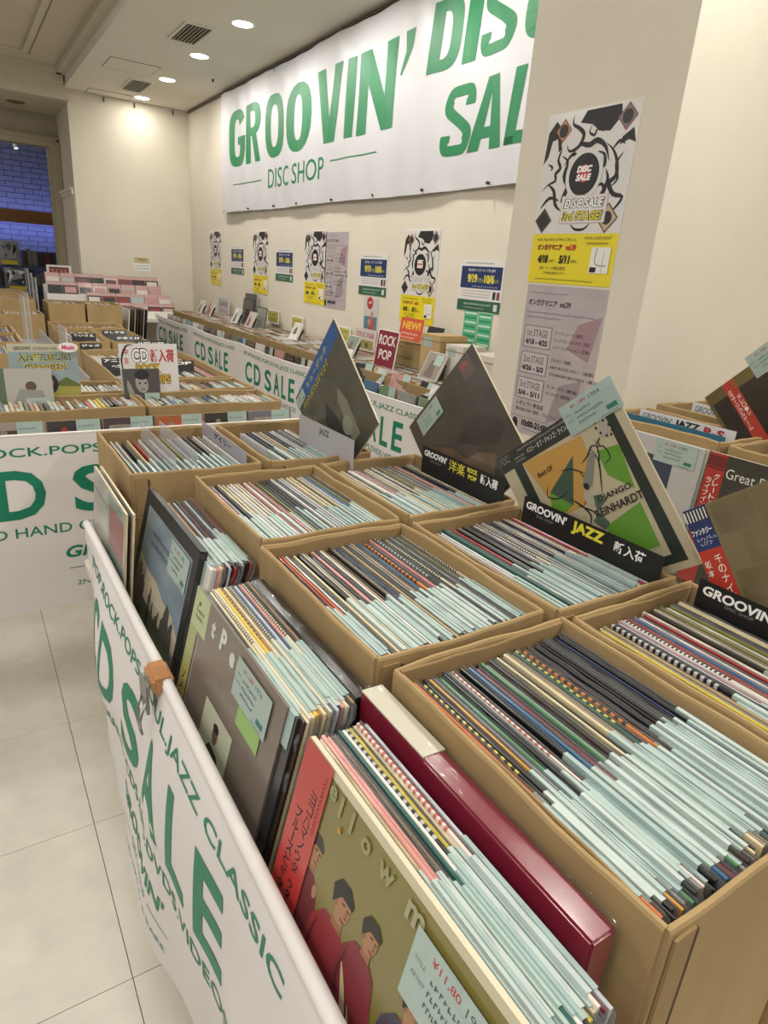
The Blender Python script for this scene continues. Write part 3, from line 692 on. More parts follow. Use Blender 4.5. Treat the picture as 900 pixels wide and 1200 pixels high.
def film_over(parent, S, z=.0012, name='clear_film'):
    """transparent sleeve in front of a cover"""
    bm = bmesh.new(); N = 8
    g = [[bm.verts.new((-.004+(S+.008)*i/N, -.004+(S+.008)*j/N, z+.0014+.0006*math.sin(i*1.3+j*.8))) for j in range(N+1)] for i in range(N+1)]
    for i in range(N):
        for j in range(N): bm.faces.new((g[i][j], g[i+1][j], g[i+1][j+1], g[i][j+1]))
    m = mat('cover_film', '#6c6c6c', .10, spec=.8, alpha=.06, coat=0)
    return obj(name, bm, m, parent, smooth=True)
# ---- groups of records standing in front of the boxes (column 0): x0 = left cover at top, lean 14 deg
LEAN = math.radians(13)
def group0(key, desc, xa, xb, yc, cols, ts=None, tagp=.9, zb=TZ+.001, lean=LEAN, skip=0):
    n = len(cols); rr = random.Random(key); pitch = (xb-xa)/n
    for i, c in enumerate(cols):
        t = (ts or {}).get(i, .0034)
        xt = xa+pitch*(i+.5); s = H*math.sin(lean)
        record(xt-s, yc+rr.uniform(-.004, .004), zb+rr.uniform(0.000, .004), t, c, lean, '%s-edged LP record, %s from the left %s' % (c.replace(' ', '-'), ordw(i+2), desc), 'LP records '+desc, tagp)
def cover(name, label, xt, yback, S, lean, art, edge, thick=.005, group=None, zb=TZ+.001, extra=None):
    """front record of a row: shows its cover towards -X; local x runs towards -Y, local y up the cover"""
    L = math.sin(lean)*S
    o = frame_thing(name, label, 'record', (xt-L, yback, zb), (0, -1, 0), (math.sin(lean), 0, math.cos(lean)), group)
    box('sleeve', (0, S, 0, S, -thick, 0), edge, o)
    a = art(S); a.build('cover_print', o, eps=.00003, base=.0003)
    return o
# cover 1: landscape with trees under a grey sky, black border
def art1(S):
    a = Art(); s = S; a.rect(0, 0, s, s, M_INK)
    sky = mat('cover_sky', '#8494a0', .35, noise=.30, nscale=11, coat=.4, stretch=(1, 2.2, 1)); grs = mat('cover_grass', '#566f33', .35, noise=.3, nscale=25, coat=.4)
    trees = mat('cover_trees', '#5a5751', .35, noise=.35, nscale=50, coat=.4)
    m = .028; R = .925*s; a.rect(m, 0, R-m, .925*s, sky)
    a.poly([(m, .40*s), (R, .40*s), (R, .50*s), (.80*s, .56*s), (.62*s, .56*s), (.45*s, .60*s), (.3*s, .60*s), (m, .64*s)], mat('cover_glow', '#cfc5ab', .35, noise=.12, nscale=16, coat=.4))
    a.poly([(m, .30*s), (R, .26*s), (R, .37*s), (.8*s, .40*s), (.55*s, .41*s), (.3*s, .43*s), (m, .45*s)], mat('cover_hedge', '#66615b', .35, noise=.2, nscale=20, coat=.4))
    for cx, w_, y0, y1 in ((.14, .15, .42, .60), (.22, .10, .42, .56), (.40, .06, .40, .54), (.72, .16, .38, .58), (.82, .10, .36, .55), (.58, .07, .38, .48), (.47, .05, .38, .47)):
        rr = random.Random(int(cx*100)); pts = [((cx-w_/2)*s, y0*s)]
        for k in range(1, 14): pts.append(((cx-w_/2+w_*k/14+rr.uniform(-.01, .01))*s, (y0+(y1-y0)*(math.sin(PI*k/14)**.6)+rr.uniform(-.02, .02))*s))
        pts.append(((cx+w_/2)*s, y0*s)); a.poly(pts, trees)
    a.poly([(m, 0), (R, 0), (R, .30*s), (.75*s, .36*s), (.5*s, .34*s), (.25*s, .36*s), (m, .40*s)], grs)
    a.stroke([(.06*s+m, .34*s), (.3*s, .26*s), (.42*s, .12*s)], .012, trees)
    for cx, cy in ((.33, .22), (.41, .32), (.24, .26)):     # small standing figures
        a.poly([((cx-.02)*s, cy*s), ((cx-.028)*s, (cy+.07)*s), (cx*s, (cy+.11)*s), ((cx+.028)*s, (cy+.07)*s), ((cx+.02)*s, cy*s)], '#34322f'); a.disc(cx*s, (cy+.122)*s, .014*s, '#8a7668')
    a.disc(.62*s, .17*s, .03*s, '#a05050')
    for k in range(2): a.scrib(.26*s, (.80-.055*k)*s, .30*s, .009, '#55616b', random.Random(k))
    return a
c1 = cover('framed_record', 'black-bordered LP with a cloudy landscape cover leaning behind the near banner', .264, 1.218, .325, LEAN, art1, mat('black_gloss', '#141414', .25, coat=.6), .012, zb=TZ+.008)
put_price(c1, .195, .238, rot=-.0, w_=.100, h=.058, seed=2); film_over(c1, .325)
cols = ['white', 'silver', 'pink', 'cream', 'orange', 'charcoal', 'silver', 'black', 'red', 'black', 'black', 'silver', 'black', 'dark brown', 'red']
group0('g1', 'behind the landscape cover', .270, .334, 1.015, cols, {0: .0044, 4: .0044}, 1.0)
# cover 2: taupe cover, pale letters, green obi
def art2(S):
    s = S; a = Art(); tp = mat('cover_taupe', '#75695e', .3, noise=.06, nscale=8, coat=.4)
    a.rect(0, 0, s, s, tp); ob = mat('cover_lime', '#a5ab68', .35, noise=.15, nscale=18, coat=.4)
    a.rect(0, 0, .10*s, s, ob); a.poly([(.0, .82*s), (.20*s, .82*s), (.187*s, s), (0, s)], mat('cover_obi', '#b3bf8c', .4, noise=.06, nscale=10, coat=.3))
    a.rect(.0, .0, .10*s, .62*s, '#a89a4c'); a.rect(.10*s, 0, .03*s, .8*s, '#4c4740'); a.rect(.12*s, 0, .008*s, .8*s, '#b7b2a4')
    a.vtext('ソノタノウタ', .02*s, .60*s, .05*s, '#3a3426'); a.text('LP', .06*s, .93*s, .02*s, '#44443c', bold=.05); a.scrib(.05*s, .90*s, .09*s, .006, '#44443c'); a.scrib(.05*s, .87*s, .09*s, .006, '#44443c')
    for ch, x, y, h in (('t', .253, .880, .075), ('P', .365, .880, .095), ('e', .485, .875, .06), ('r', .565, .875, .06)):
        a.text(ch, x*s, y*s, h*s, '#cdd2c4', bold=.05)
    a.rect(.355*s, .30*s, .315*s, .345*s, '#b9bba2')
    a.poly([(.40*s, .30*s), (.42*s, .44*s), (.48*s, .50*s), (.57*s, .49*s), (.62*s, .44*s), (.64*s, .30*s)], '#312e2d')
    a.disc(.515*s, .555*s, .030*s, '#6f5143', ry=.042*s); a.disc(.515*s, .585*s, .031*s, '#241f1d', ry=.020*s); a.disc(.53*s, .42*s, .016*s, '#877f74')
    a.stroke([(.50*s, .548*s), (.53*s, .545*s)], .002, '#3c241e')
    return a
c2 = cover('vinyl_record', 'taupe LP cover with large pale letters and a lime side strip', .236, .815, .306, LEAN, art2, mat('taupe_edge', '#6b6056', .35, coat=.4), .004, zb=TZ+.012)
g_ = Art(); g_.rect(0, 0, .065, .034, '#93b868'); p = g_.build('sticker', c2); p.location = (.203, .220, .001)
put_price(c2, .177, .245, rot=.0, w_=.101, h=.050, price='¥1,180', yr='1976', seed=9, z=.0022); film_over(c2, .306, .002)
cols = ['charcoal', 'dark brown', 'cream', 'black and cream lettered', 'cream', 'yellow', 'orange and black checked', 'cream', 'tan', 'black and cream lettered', 'blue', 'silver', 'navy', 'pink', 'black and cream lettered', 'charcoal', 'tan']
group0('g2', 'behind the taupe cover', .238, .306, .643, cols, {5: .0044}, .8)
# black glossy boxed set at the right of that row
def bset(label, xt, yb, S, w_, m, m2, lean, white=None):
    L = math.sin(lean)*S
    o = frame_thing('record_box_set', label, 'box set', (xt-L, yb, TZ+.001), (0, -1, 0), (math.sin(lean), 0, math.cos(lean)))
    bm = bmesh.new(); bm_box(bm, 0, S, 0, S, -w_, 0); bmesh.ops.bevel(bm, geom=bm.edges[:], offset=.002, segments=2, affect='EDGES'); obj('case', bm, m, o)
    if white: box('title_strip', (S*.0, S*.36, S-.0005, S+.0012, -w_-.0008, -.001), white, o)
    bm = bmesh.new()   # crinkled shrink film
    N, K = 40, 6; rr = random.Random(4)
    g = [[bm.verts.new((-.002+(S+.004)*i/N, S+.0025+rr.uniform(0, .0012)*(1+5*(i > N-8))+.001*math.sin(j*2.2+i*.15), -w_-.001+(w_+.002)*j/K)) for j in range(K+1)] for i in range(N+1)]
    for i in range(N):
        for j in range(K): bm.faces.new((g[i][j], g[i][j+1], g[i+1][j+1], g[i+1][j]))
    obj('shrink_film', bm, mat('shrink_film', '#5a5a5a', .04, spec=1, coat=1, alpha=.10), o, smooth=True)
    return o
bset('glossy black boxed record set wrapped in film, right of the taupe cover\'s row', .306, .80, .31, .022, mat('black_case', '#111113', .15, coat=1), None, .05)
bset('wine-red boxed record set in shiny film beside the nearest box', .312, .490, .318, .026, mat('wine_case', '#7a1b30', .25, coat=.8), None, .03, mat('pale_strip', '#c9c3b0', .4))
# cover 3: olive cover with figures in red, red obi
def art3(S):
    s = S; a = Art(); ol = mat('cover_olive', '#7e7430', .3, noise=.14, nscale=7, coat=.5)
    a.rect(0, 0, s, s, '#cfc6a8'); a.rect(.0, 0, s*.985, s*.975, ol)
    def person(x, y, k, shirt, cap, flip=1):
        X = lambda v: (x+flip*v*k)*s; Yy = lambda v: (y+v*k)*s; lo = max(-1.3, -y/k+.01)
        a.poly([(X(-.20), Yy(lo)), (X(-.21), Yy(-.30)), (X(-.17), Yy(-.05)), (X(-.09), Yy(.05)), (X(.02), Yy(.07)), (X(.11), Yy(.0)), (X(.17), Yy(-.2)), (X(.19), Yy(lo))], shirt)
        a.poly([(X(-.03), Yy(.04)), (X(.05), Yy(.04)), (X(.05), Yy(.11)), (X(-.03), Yy(.11))], '#966846')
        a.disc(X(.02), Yy(.155), .055*k*s, '#ab7d58', ry=.085*k*s, a=-.25*flip); a.disc(X(-.035), Yy(.15), .014*k*s, '#8f6444', ry=.026*k*s)
        a.poly([(X(-.055), Yy(.13)), (X(-.075), Yy(.21)), (X(-.03), Yy(.27)), (X(.04), Yy(.275)), (X(.09), Yy(.23)), (X(.085), Yy(.20)), (X(.0), Yy(.20))], cap)
        a.stroke([(X(.01), Yy(.178)), (X(.035), Yy(.182))], .003, '#33241c'); a.stroke([(X(.05), Yy(.178)), (X(.07), Yy(.172))], .003, '#33241c'); a.stroke([(X(.02), Yy(.108)), (X(.055), Yy(.106))], .003, '#6b3a2c')
        a.stroke([(X(.045), Yy(.165)), (X(.058), Yy(.135)), (X(.042), Yy(.132))], .002, '#7a5436')
        a.stroke([(X(-.12), Yy(-.02)), (X(-.15), Yy(-.25)), (X(-.06), Yy(-.42))], .004, '#5c1c22')
    person(.165, .655, .52, '#6e2a30', '#3f372f'); a.disc(.215*s, .64*s, .012*s, '#ab7d58', ry=.022*s)
    person(.335, .615, .62, '#8e2c32', '#211f1c'); a.poly([(.395*s, .58*s), (.42*s, .5*s), (.43*s, .42*s), (.41*s, .40*s), (.385*s, .50*s)], '#ab7d58')
    person(.470, .665, .50, '#7d2830', '#29231f'); person(.660, .66, .46, '#3d3a4e', '#1f1d1c')
    a.poly([(.39*s, .0), (.41*s, .38*s), (.45*s, .42*s), (.50*s, .2*s), (.50*s, .0)], '#272b32')
    a.stroke([(.405*s, .60*s), (.455*s, .50*s), (.48*s, .40*s)], .008, '#c2b288'); a.stroke([(.47*s, .53*s), (.50*s, .45*s), (.49*s, .38*s), (.53*s, .34*s)], .006, '#cbbd96'); a.disc(.485*s, .47*s, .012*s, '#b9a878')
    for ch, x, y in (('e', .165, .925), ('l', .225, .905), ('l', .285, .905), ('o', .345, .91), ('w', .430, .91)): a.text(ch, x*s, y*s, (.065 if ch == 'l' else .042)*s, '#99966a', bold=.03)
    a.text('m', .555*s, .905*s, .05*s, '#a5a27c', bold=.03); a.disc(.25*s, .878*s, .009*s, '#bd9038')
    a.rect(0, 0, .160*s, s, mat('obi_red', '#bb342c', .3, noise=.08, nscale=8, coat=.3))
    a.vtext('ヨコハマノウタ', .085*s, .885*s, .036*s, M_INK, bold=.01); a.vtext('ブルースとギター', .035*s, .80*s, .038*s, M_INK, bold=.012); a.vtext('ウタウヒトタチ', .09*s, .58*s, .03*s, M_INK)
    for k in range(14): a.rect(.135*s, (.95-.014*k)*s, .006*s, .007*s, '#7c1d1c')
    return a
c3 = cover('vinyl_record', 'red-strip olive LP cover with musicians in red shirts, front of the nearest row', .230, .444, .318, LEAN, art3, mat('cream_edge', '#cfc7ac', .35, coat=.4), .0055, zb=TZ+.015)
put_price(c3, .194, .238, rot=-.0, w_=.105, h=.060, price='¥11,80', yr='1980', seed=12, z=.0030); film_over(c3, .318, .0016)
cols = ['black and cream lettered', 'black', 'charcoal', 'cream', 'pink', 'pink', 'black', 'tan', 'charcoal', 'teal', 'white', 'black and white checked', 'yellow', 'black', 'cream', 'pink and white dashed', 'wine red', 'silver']
group0('g3', 'behind the red-strip cover', .236, .300, .300, cols, {4: .0044}, 1.0)
# cover 0: pale pinkish record leaning on the dividers box
def art0(S):
    s = S; a = Art(); a.rect(0, 0, s, s, mat('cover_pale', '#b7ada6', .3, noise=.12, nscale=8, coat=.6)); a.rect(0, .86*s, .97*s, .02*s, '#8f8880'); a.rect(.5*s, .1*s, .46*s, .88*s, mat('cover_green', '#7f9186', .3, noise=.2, nscale=9, coat=.5))
    a.rect(.55*s, .66*s, .41*s, .26*s, '#94625a'); a.disc(.35*s, .35*s, .05*s, '#8d6a66'); a.disc(.35*s, .25*s, .06*s, '#76736c'); return a
for k, (xt, lab) in enumerate(((.196, 'pale LP cover in a clear sleeve, outermost beside the box with dividers'), (.207, 'second pale LP leaning between the clear-sleeved cover and the dividers box'))):
    c0 = cover('vinyl_record', lab, xt+.006, 1.435-.005*k, .312, .09, art0, SP['cream'], .004); film_over(c0, .315)

# ---- records tilted corner-up at the back of their boxes
def tilted(label, x, pTL, pTR, S, art, lean=0, thick=.004, sq=True):
    d = Vector((0, pTR[0]-pTL[0], pTR[1]-pTL[1])).normalized(); v = Vector((0, -d.z, d.y)) if d.y < 0 else Vector((0, d.z, -d.y))
    v = Vector((1, 0, 0)).cross(d); v = v if v.z > 0 else -v
    o = frame_thing('vinyl_record', label, 'record', Vector((x, pTL[0], pTL[1]))-v*S, d, v)
    box('sleeve', (0, S, 0, S, -thick, 0), P('#b9ad90'), o); art(S).build('cover_print', o, eps=.00004, base=.0003); return o
def artG(S):     # dark smoky cover
    s = S; a = Art(); a.rect(0, 0, s, s, mat('cover_smoke', '#4a433d', .28, noise=.45, nscale=7, coat=.6)); 
    a.poly([(.02*s, .10*s), (.55*s, .05*s), (.75*s, .25*s), (.60*s, .36*s), (.45*s, .40*s), (.36*s, .55*s), (.22*s, .66*s), (.08*s, .72*s), (.02*s, .6*s)], mat('cover_smoke2', '#6b5a47', .3, noise=.45, nscale=14, coat=.5)); a.poly([(.45*s, .55*s), (.7*s, .6*s), (.85*s, .5*s), (.95*s, .35*s), (.8*s, .3*s), (.6*s, .42*s)], mat('cover_smoke3', '#39332e', .3, noise=.4, nscale=10, coat=.5))
    a.rect(.785*s, .83*s, .14*s, .15*s, '#5f5954'); a.text('RARE', .795*s, .94*s, .022*s, '#c2503c', wd=.08*s, bold=.03); a.stroke([(.80*s, .93*s), (.90*s, .93*s)], .003, '#c2503c')
    for k in range(4): a.scrib(.80*s, (.91-.018*k)*s, .10*s, .003, '#b06b5c')
    return a
tg = tilted('dark smoky-grey LP cover tilted corner-up, with red-lettered sticker', .872, (1.235, 1.062), (1.038, 1.281), .292, artG)
put_price(tg, .036, .240, w_=.096, h=.044, seed=21); film_over(tg, .292)
def artH(S):     # cream cover with green, orange and dark shapes
    s = S; a = Art(); cr = mat('cover_cream', '#bfb294', .3, noise=.06, nscale=10, coat=.5); dk = '#232c26'
    q = lambda *L: [(x*s, y*s) for x, y in L]
    a.rect(0, 0, s, s, cr); a.rect(0, .893*s, .70*s, .107*s, '#2c2f28')
    a.poly(q((.105, .895), (.185, .895), (.185, .05), (.105, .05)), dk); a.poly(q((.885, .893), (.945, .893), (.945, .05), (.865, .05)), dk); a.rect(.105*s, .04*s, .84*s, .05*s, dk)
    a.poly(q((.189, .895), (.690, .86), (.665, .69), (.50, .50), (.293, .50)), '#c2954a'); a.poly(q((.25, .57), (.29, .66), (.41, .53), (.30, .50)), '#62992e')
    a.poly(q((.575, .785), (.293, .657), (.414, .527)), '#3f5544')
    a.poly(q((.735, .742), (.885, .719), (.850, .474), (.730, .60)), '#62952f'); a.poly(q((.57, .347), (.84, .40), (.83, .15), (.5, .15)), '#62952f')
    for pts, wd in (([(.30, .70), (.26, .64), (.34, .60), (.44, .62)], .003), ([(.44, .74), (.52, .72), (.60, .66)], .003), ([(.60, .72), (.66, .74), (.72, .78), (.76, .76)], .003), ([(.56, .70), (.58, .62), (.54, .54), (.48, .50)], .0035), ([(.70, .78), (.72, .70), (.68, .60), (.64, .52)], .003), ([(.76, .80), (.74, .72), (.70, .66)], .003), ([(.40, .58), (.46, .52), (.50, .44), (.46, .38)], .004), ([(.74, .76), (.79, .75), (.80, .68), (.74, .66)], .0025), ([(.44, .52), (.52, .46), (.56, .40)], .003)):
        a.stroke(q(*pts), wd, M_INK)
    a.poly(q((.54, .61), (.60, .58), (.72, .735), (.69, .755)), '#7f8378'); a.disc(.565*s, .595*s, .020*s, '#1f1f1b'); a.disc(.545*s, .53*s, .035*s, '#b3ab94', ry=.05*s)
    a.disc(.845*s, .835*s, .028*s, '#a9a294', ry=.050*s, a=-.5)
    for k in range(9): a.disc((.845+.040*math.cos(k*.7)-.02*math.sin(k*.7))*s, (.835+.052*math.sin(k*.7)+.0*k)*s, .008*s, '#262420', n=8)
    a.stroke(q((.80, .80), (.77, .78), (.78, .75)), .003, M_INK)
    a.poly(q((.555, .44), (.63, .475), (.64, .52), (.58, .53)), '#4b6150'); a.poly(q((.50, .40), (.57, .43), (.60, .36), (.55, .33)), '#4b6150')
    a.text('DJANGO', .595*s, .475*s, .042*s, '#1d1a17', wd=.245*s, bold=.02, shear=.15, rot=.0); a.text('REINHARDT', .535*s, .405*s, .045*s, '#1d1a17', wd=.35*s, bold=.02, shear=.1, rot=.02)
    a.text('Best Of', .263*s, .765*s, .030*s, '#3c2f1c', wd=.14*s, bold=.02, shear=.2, rot=.04)
    a.text('ベスト・オブ・ジャンゴ・ラインハルト', .27*s, .925*s, .038*s, '#cfcbbb', wd=.42*s, shear=.2, bold=.02); a.text('historical', .15*s, .935*s, .014*s, '#b7b3a2', wd=.09*s); a.text('recordings', .15*s, .912*s, .014*s, '#b7b3a2', wd=.09*s)
    a.scrib(.20*s, .97*s, .45*s, .005, '#a5a294', random.Random(3)); a.scrib(.02*s, .94*s, .09*s, .008, '#908d80', random.Random(5)); a.scrib(.02*s, .965*s, .09*s, .008, '#908d80', random.Random(6))
    return a
# pose solved from its three visible corners
S_ = .298; O_ = Vector((.8896, .7061, .8483)); u_ = Vector((-.029, -.79, .613)).normalized(); v_ = Vector((-.166, .608, .776)); v_ = (v_-u_*v_.dot(u_)).normalized()
th = frame_thing('vinyl_record', 'cream, green and orange jazz LP cover tilted corner-up in its box', 'record', O_, u_, v_)
box('sleeve', (0, S_, 0, S_, -.004, 0), P('#a59a80'), th); artH(S_).build('cover_print', th, eps=.00004, base=.0003)
put_price(th, S_*.63, S_*.878, rot=.0, w_=.118, h=.052, price='¥1,180', yr='1984', seed=31); film_over(th, S_)
def artB(S):
    s = S; a = Art(); a.rect(0, 0, s, s, mat('cover_grey', '#4b4b40', .3, noise=.35, nscale=12, coat=.6)); a.rect(.10*s, .86*s, .88*s, .14*s, '#2d568c')
    for k, (x, w_) in enumerate(((.1, .16), (.32, .2), (.6, .14))): a.poly([(x*s, .1*s), ((x+.02)*s, .5*s), ((x+w_*.6)*s, (.66-.04*k)*s), ((x+w_)*s, .42*s), ((x+w_)*s, .1*s)], ['#6c6a58', '#32332c', '#7a7866'][k])
    a.text('ミュージック', .25*s, .905*s, .05*s, '#c5b94a', wd=.5*s, bold=.02); a.scrib(.10*s, .80*s, .6*s, .02, '#b7a83e', random.Random(8))
    a.disc(.62*s, .26*s, .08*s, '#8a8a78'); return a
tb = tilted('grey-green LP cover with blue band, tilted corner-up at the back', .738, (1.585, 1.068), (1.395, 1.284), .300, artB)
put_price(tb, -.004, .262, w_=.06, h=.03, seed=41); film_over(tb, .30)
def artI(S):
    s = S; a = Art(); a.rect(0, 0, s, s, '#77684a')
    br = mat('cover_stone', '#6f6040', .35, noise=.25, nscale=14, coat=.5)
    for r in range(6):
        for c in range(4): a.rect((.24+c*.21-(r % 2)*.1)*s, (.01+r*.165)*s, .2*s, .155*s, br); a.layer -= 1
    a.layer += 1
    a.poly([(.55*s, .0), (.52*s, .45*s), (.62*s, .72*s), (.85*s, .80*s), (s, .7*s), (s, 0)], mat('cover_coat', '#3b2c20', .4, noise=.3, nscale=15, coat=.4))
    a.rect(0, 0, .125*s, .79*s, '#b8331f'); a.rect(0, .79*s, .125*s, .21*s, '#1d2c5c')
    a.rect(0, .935*s, .125*s, .055*s, '#d6d3ca')
    for k in range(7): a.rect((.008+.0178*k)*s, .935*s, .010*s, .055*s, M_INK)
    a.text('ファンタジー', .004*s, .865*s, .032*s, '#e8e6e0', wd=.11*s, bold=.03); a.scrib(.02*s, .835*s, .09*s, .007, '#a3acc8'); a.scrib(.03*s, .81*s, .07*s, .007, '#a3acc8')
    a.vtext('千のナイフ', .070*s, .765*s, .040*s, '#efe4d6', bold=.01, gap=1.2); a.vtext('坂本', .010*s, .745*s, .036*s, '#efe4d6', bold=.01, gap=1.2)
    return a
ti = tilted('brown stone-wall LP cover with red and blue strip, tilted at right edge', .868, (.512, 1.10), (.276, 1.285), .300, artI); film_over(ti, .3)
def artT(S):
    s = S; a = Art(); a.rect(0, 0, s, s, mat('cover_bronze', '#6a5b2f', .3, noise=.3, nscale=8, coat=.6)); a.rect(.03*s, 0, .97*s, .9*s, mat('cover_dark', '#2f241c', .3, noise=.5, nscale=9, coat=.5))
    a.rect(.175*s, .0, .105*s, 1.0*s, '#b53a28'); a.vtext('ミュージカルゲーム', .185*s, .93*s, .038*s, '#efe3d4', bold=.01); a.vtext('ボレロ・シ', .235*s, .86*s, .036*s, '#efe3d4', bold=.01)
    for k in range(3): a.rect(.25*s, (.92+.025*k)*s, .7*s, .010*s, '#857538')
    a.rect(.74*s, .6*s, .2*s, .12*s, '#6fa35a'); return a
tt = tilted('bronze and dark LP cover with red strip tilted up at the far right', 1.60, (.960, 1.157), (.751, 1.372), .300, artT)
put_price(tt, .133, .262, w_=.11, h=.06, seed=51); film_over(tt, .3)
# divider cards with lettering, standing in the boxes
def divider(label, x, y0, y1, z0, z1, sheetm, draw, depth=.22, thick=.0012):
    o = frame_thing('divider_card', label, 'divider', (x, y0, z0), (0, -1, 0), (0, 0, 1)); L = y0-y1; h = z1-z0
    box('card', (0, L, -depth, h, -thick, 0), sheetm, o)
    a = Art(); draw(a, L, h); a.build('lettering', o, eps=.00004, base=.0003); return o
BLK = P('#191818'); WH = '#eeece6'
def d1(a, L, h):
    a.text("GROOVIN'", .008, h*.40, h*.42, WH, wd=L*.30, bold=.035, shear=.1); a.text('DISC SHOP', L*.12, h*.14, h*.14, '#8a8884', wd=L*.14)
    a.text('洋楽', L*.36, h*.12, h*.75, '#d3c63a', wd=L*.20, bold=.008); a.text('ROCK', L*.585, h*.55, h*.3, '#d3c63a', wd=L*.12, bold=.05); a.text('POP', L*.60, h*.14, h*.3, '#d3c63a', wd=L*.10, bold=.05)
    a.text('新入荷', L*.74, h*.2, h*.6, WH, wd=L*.19, bold=.03)
divider('black GROOVIN\' divider with yellow ROCK POP lettering', .850, 1.143, .868, 1.008, 1.042, BLK, d1)
def d2(a, L, h):
    a.text("GROOVIN'", .008, h*.36, h*.45, WH, wd=L*.33, bold=.035, shear=.1); a.text('DISC SHOP', L*.12, h*.12, h*.14, '#8a8884', wd=L*.14)
    a.text('JAZZ', L*.40, h*.12, h*.74, '#d8cf3c', wd=L*.23, bold=.05); a.text('新入荷', L*.70, h*.22, h*.56, WH, wd=L*.20, bold=.02)
divider('black GROOVIN\' divider with yellow JAZZ lettering', .850, .812, .512, .996, 1.030, BLK, d2)
def d3(a, L, h):
    a.text("GROOVIN'", .008, h*.30, h*.5, WH, wd=L*.36, bold=.035, shear=.1); a.text('DISC SHOP', L*.15, h*.1, h*.14, '#8a8884', wd=L*.14); a.text('ROCK', L*.45, h*.15, h*.7, '#d8cf3c', wd=L*.25, bold=.05)
divider('black GROOVIN\' divider in the box at the right edge', .852, .452, .16, .992, 1.022, BLK, d3)
def d4(a, L, h): a.text('JAZZ', L*.40, h*.28, h*.5, '#4a4c50', wd=L*.18, bold=.02)
divider('pale grey divider lettered JAZZ before the blue-banded record', .700, 1.479, 1.197, 1.012, 1.050, mat('pale_card', '#a9a6a8', .4), d4)
def d5(a, L, h): a.text('ゲイリー', L*.30, h*.25, h*.55, '#3c3c44', wd=L*.40, bold=.04)
divider('clear lilac divider with dark lettering, right end of its box', .490, 1.614, 1.30, .985, 1.014, mat('lilac_card', '#a9a4ad', .25, alpha=.8), d5)
def d6(a, L, h): a.rect(L*.55, h*.1, L*.4, h*.06, '#8b8890')
divider('leftmost plain clear divider standing in the box beside the left banner', .338, 1.610, 1.30, .985, 1.020, M_ACRYL, d6)
divider('middle plain clear divider standing in the box beside the left banner', .383, 1.610, 1.30, .985, 1.022, M_ACRYL, d6)

# ---- raised boxes on the table by the pillar (right)
RZ = 1.095
cbox(1.42, .79, .20, .345, .735, RZ, 'raised open cardboard box beside the pillar, behind the white record', 'raised boxes by the pillar')
cbox(1.42, .425, .20, .345, .735, RZ, 'raised open cardboard box at right, behind the record with red strip', 'raised boxes by the pillar')
cbox(1.66, .79, .26, .345, .735, RZ+.01, 'raised open cardboard box farther right of the pillar box', 'raised boxes by the pillar')
cbox(1.66, .425, .26, .345, .735, RZ+.01, 'raised open cardboard box against the right edge, farthest right', 'raised boxes by the pillar')
def djazz(t2, c2, w2):
    def f(a, L, h): a.text("GROOVIN'", .01, h*.3, h*.5, '#3a6a66', wd=L*.33, bold=.01, shear=.15); a.text(t2, L*.40, h*.18, h*.66, '#1f2126', wd=L*.26, bold=.045); a.text(c2, L*.70, h*.16, h*.66, '#b03a44', wd=w2*L, bold=.05)
    return f
LIL = mat('white_divider', '#d6d4d8', .35)
divider('white GROOVIN\' JAZZ R-S divider in the raised box by the pillar', 1.495, 1.065, .80, 1.08, 1.112, LIL, djazz('JAZZ', 'R-S', .2))
divider('white GROOVIN\' JAZZ A-C divider in the raised right box', 1.70, 1.050, .80, 1.09, 1.124, LIL, djazz('JAZZ', 'A-C', .2))
divider('grey GROOVIN\' SWING divider behind the A-C one', 1.76, .985, .70, 1.10, 1.135, P('#b8b6b6'), djazz('SWING', '', .01))
divider('white GROOVIN\' divider at the right edge near the red-strip record', 1.55, .745, .47, 1.075, 1.115, LIL, djazz('JAZZ', 'D-F', .2))
def stand_cover(label, x, yb, ztop, S, art, thick=.004, edge=None):
    o = frame_thing('vinyl_record', label, 'record', (x, yb, ztop-S), (0, -1, 0), (.03, 0, 1)); box('sleeve', (0, S, 0, S, -thick, 0), edge or P('#cfccc4'), o); art(S).build('cover_print', o, eps=.00004, base=.0003); return o
def artW(S):
    s = S; a = Art(); a.rect(0, 0, s, s, '#b5b3b1'); a.rect(.02*s, 0, .76*s, .86*s, '#3b4356'); return a
def artR(S):
    s = S; a = Art(); a.rect(0, 0, s, s, '#3c3b33'); a.rect(0, 0, .14*s, s, '#a2352f'); a.rect(.0, .9*s, .14*s, .08*s, '#6e2a28'); a.rect(0, .885*s, .14*s, .008*s, '#3a2222')
    a.vtext('グレートハーモニー', .075*s, .86*s, .045*s, '#efe3da', bold=.01); a.vtext('ライブイン', .022*s, .82*s, .042*s, '#efe3da', bold=.01)
    a.text('Great B', .155*s, .84*s, .072*s, '#d8d6cc', wd=.28*s); a.text('and', .47*s, .84*s, .06*s, '#d8d6cc'); return a
o = stand_cover('pale LP with dark blue block standing before the raised boxes', 1.395, 1.125, 1.073, .313, artW); put_price(o, .19, .257, w_=.11, h=.055, seed=61)
stand_cover('spare pale LP standing directly behind the dark blue block cover', 1.403, 1.12, 1.073, .313, lambda S: Art().rect(0, 0, S, S, '#a9b3a8'))
stand_cover('dark LP cover with red strip and pale serif title at the right edge', 1.385, .792, 1.077, .313, artR)
stand_cover('blue-edged LP standing in the raised box by the pillar', 1.452, 1.118, 1.100, .313, lambda S: Art().rect(0, 0, S, S, '#2f6d86'), edge=SP['teal'])
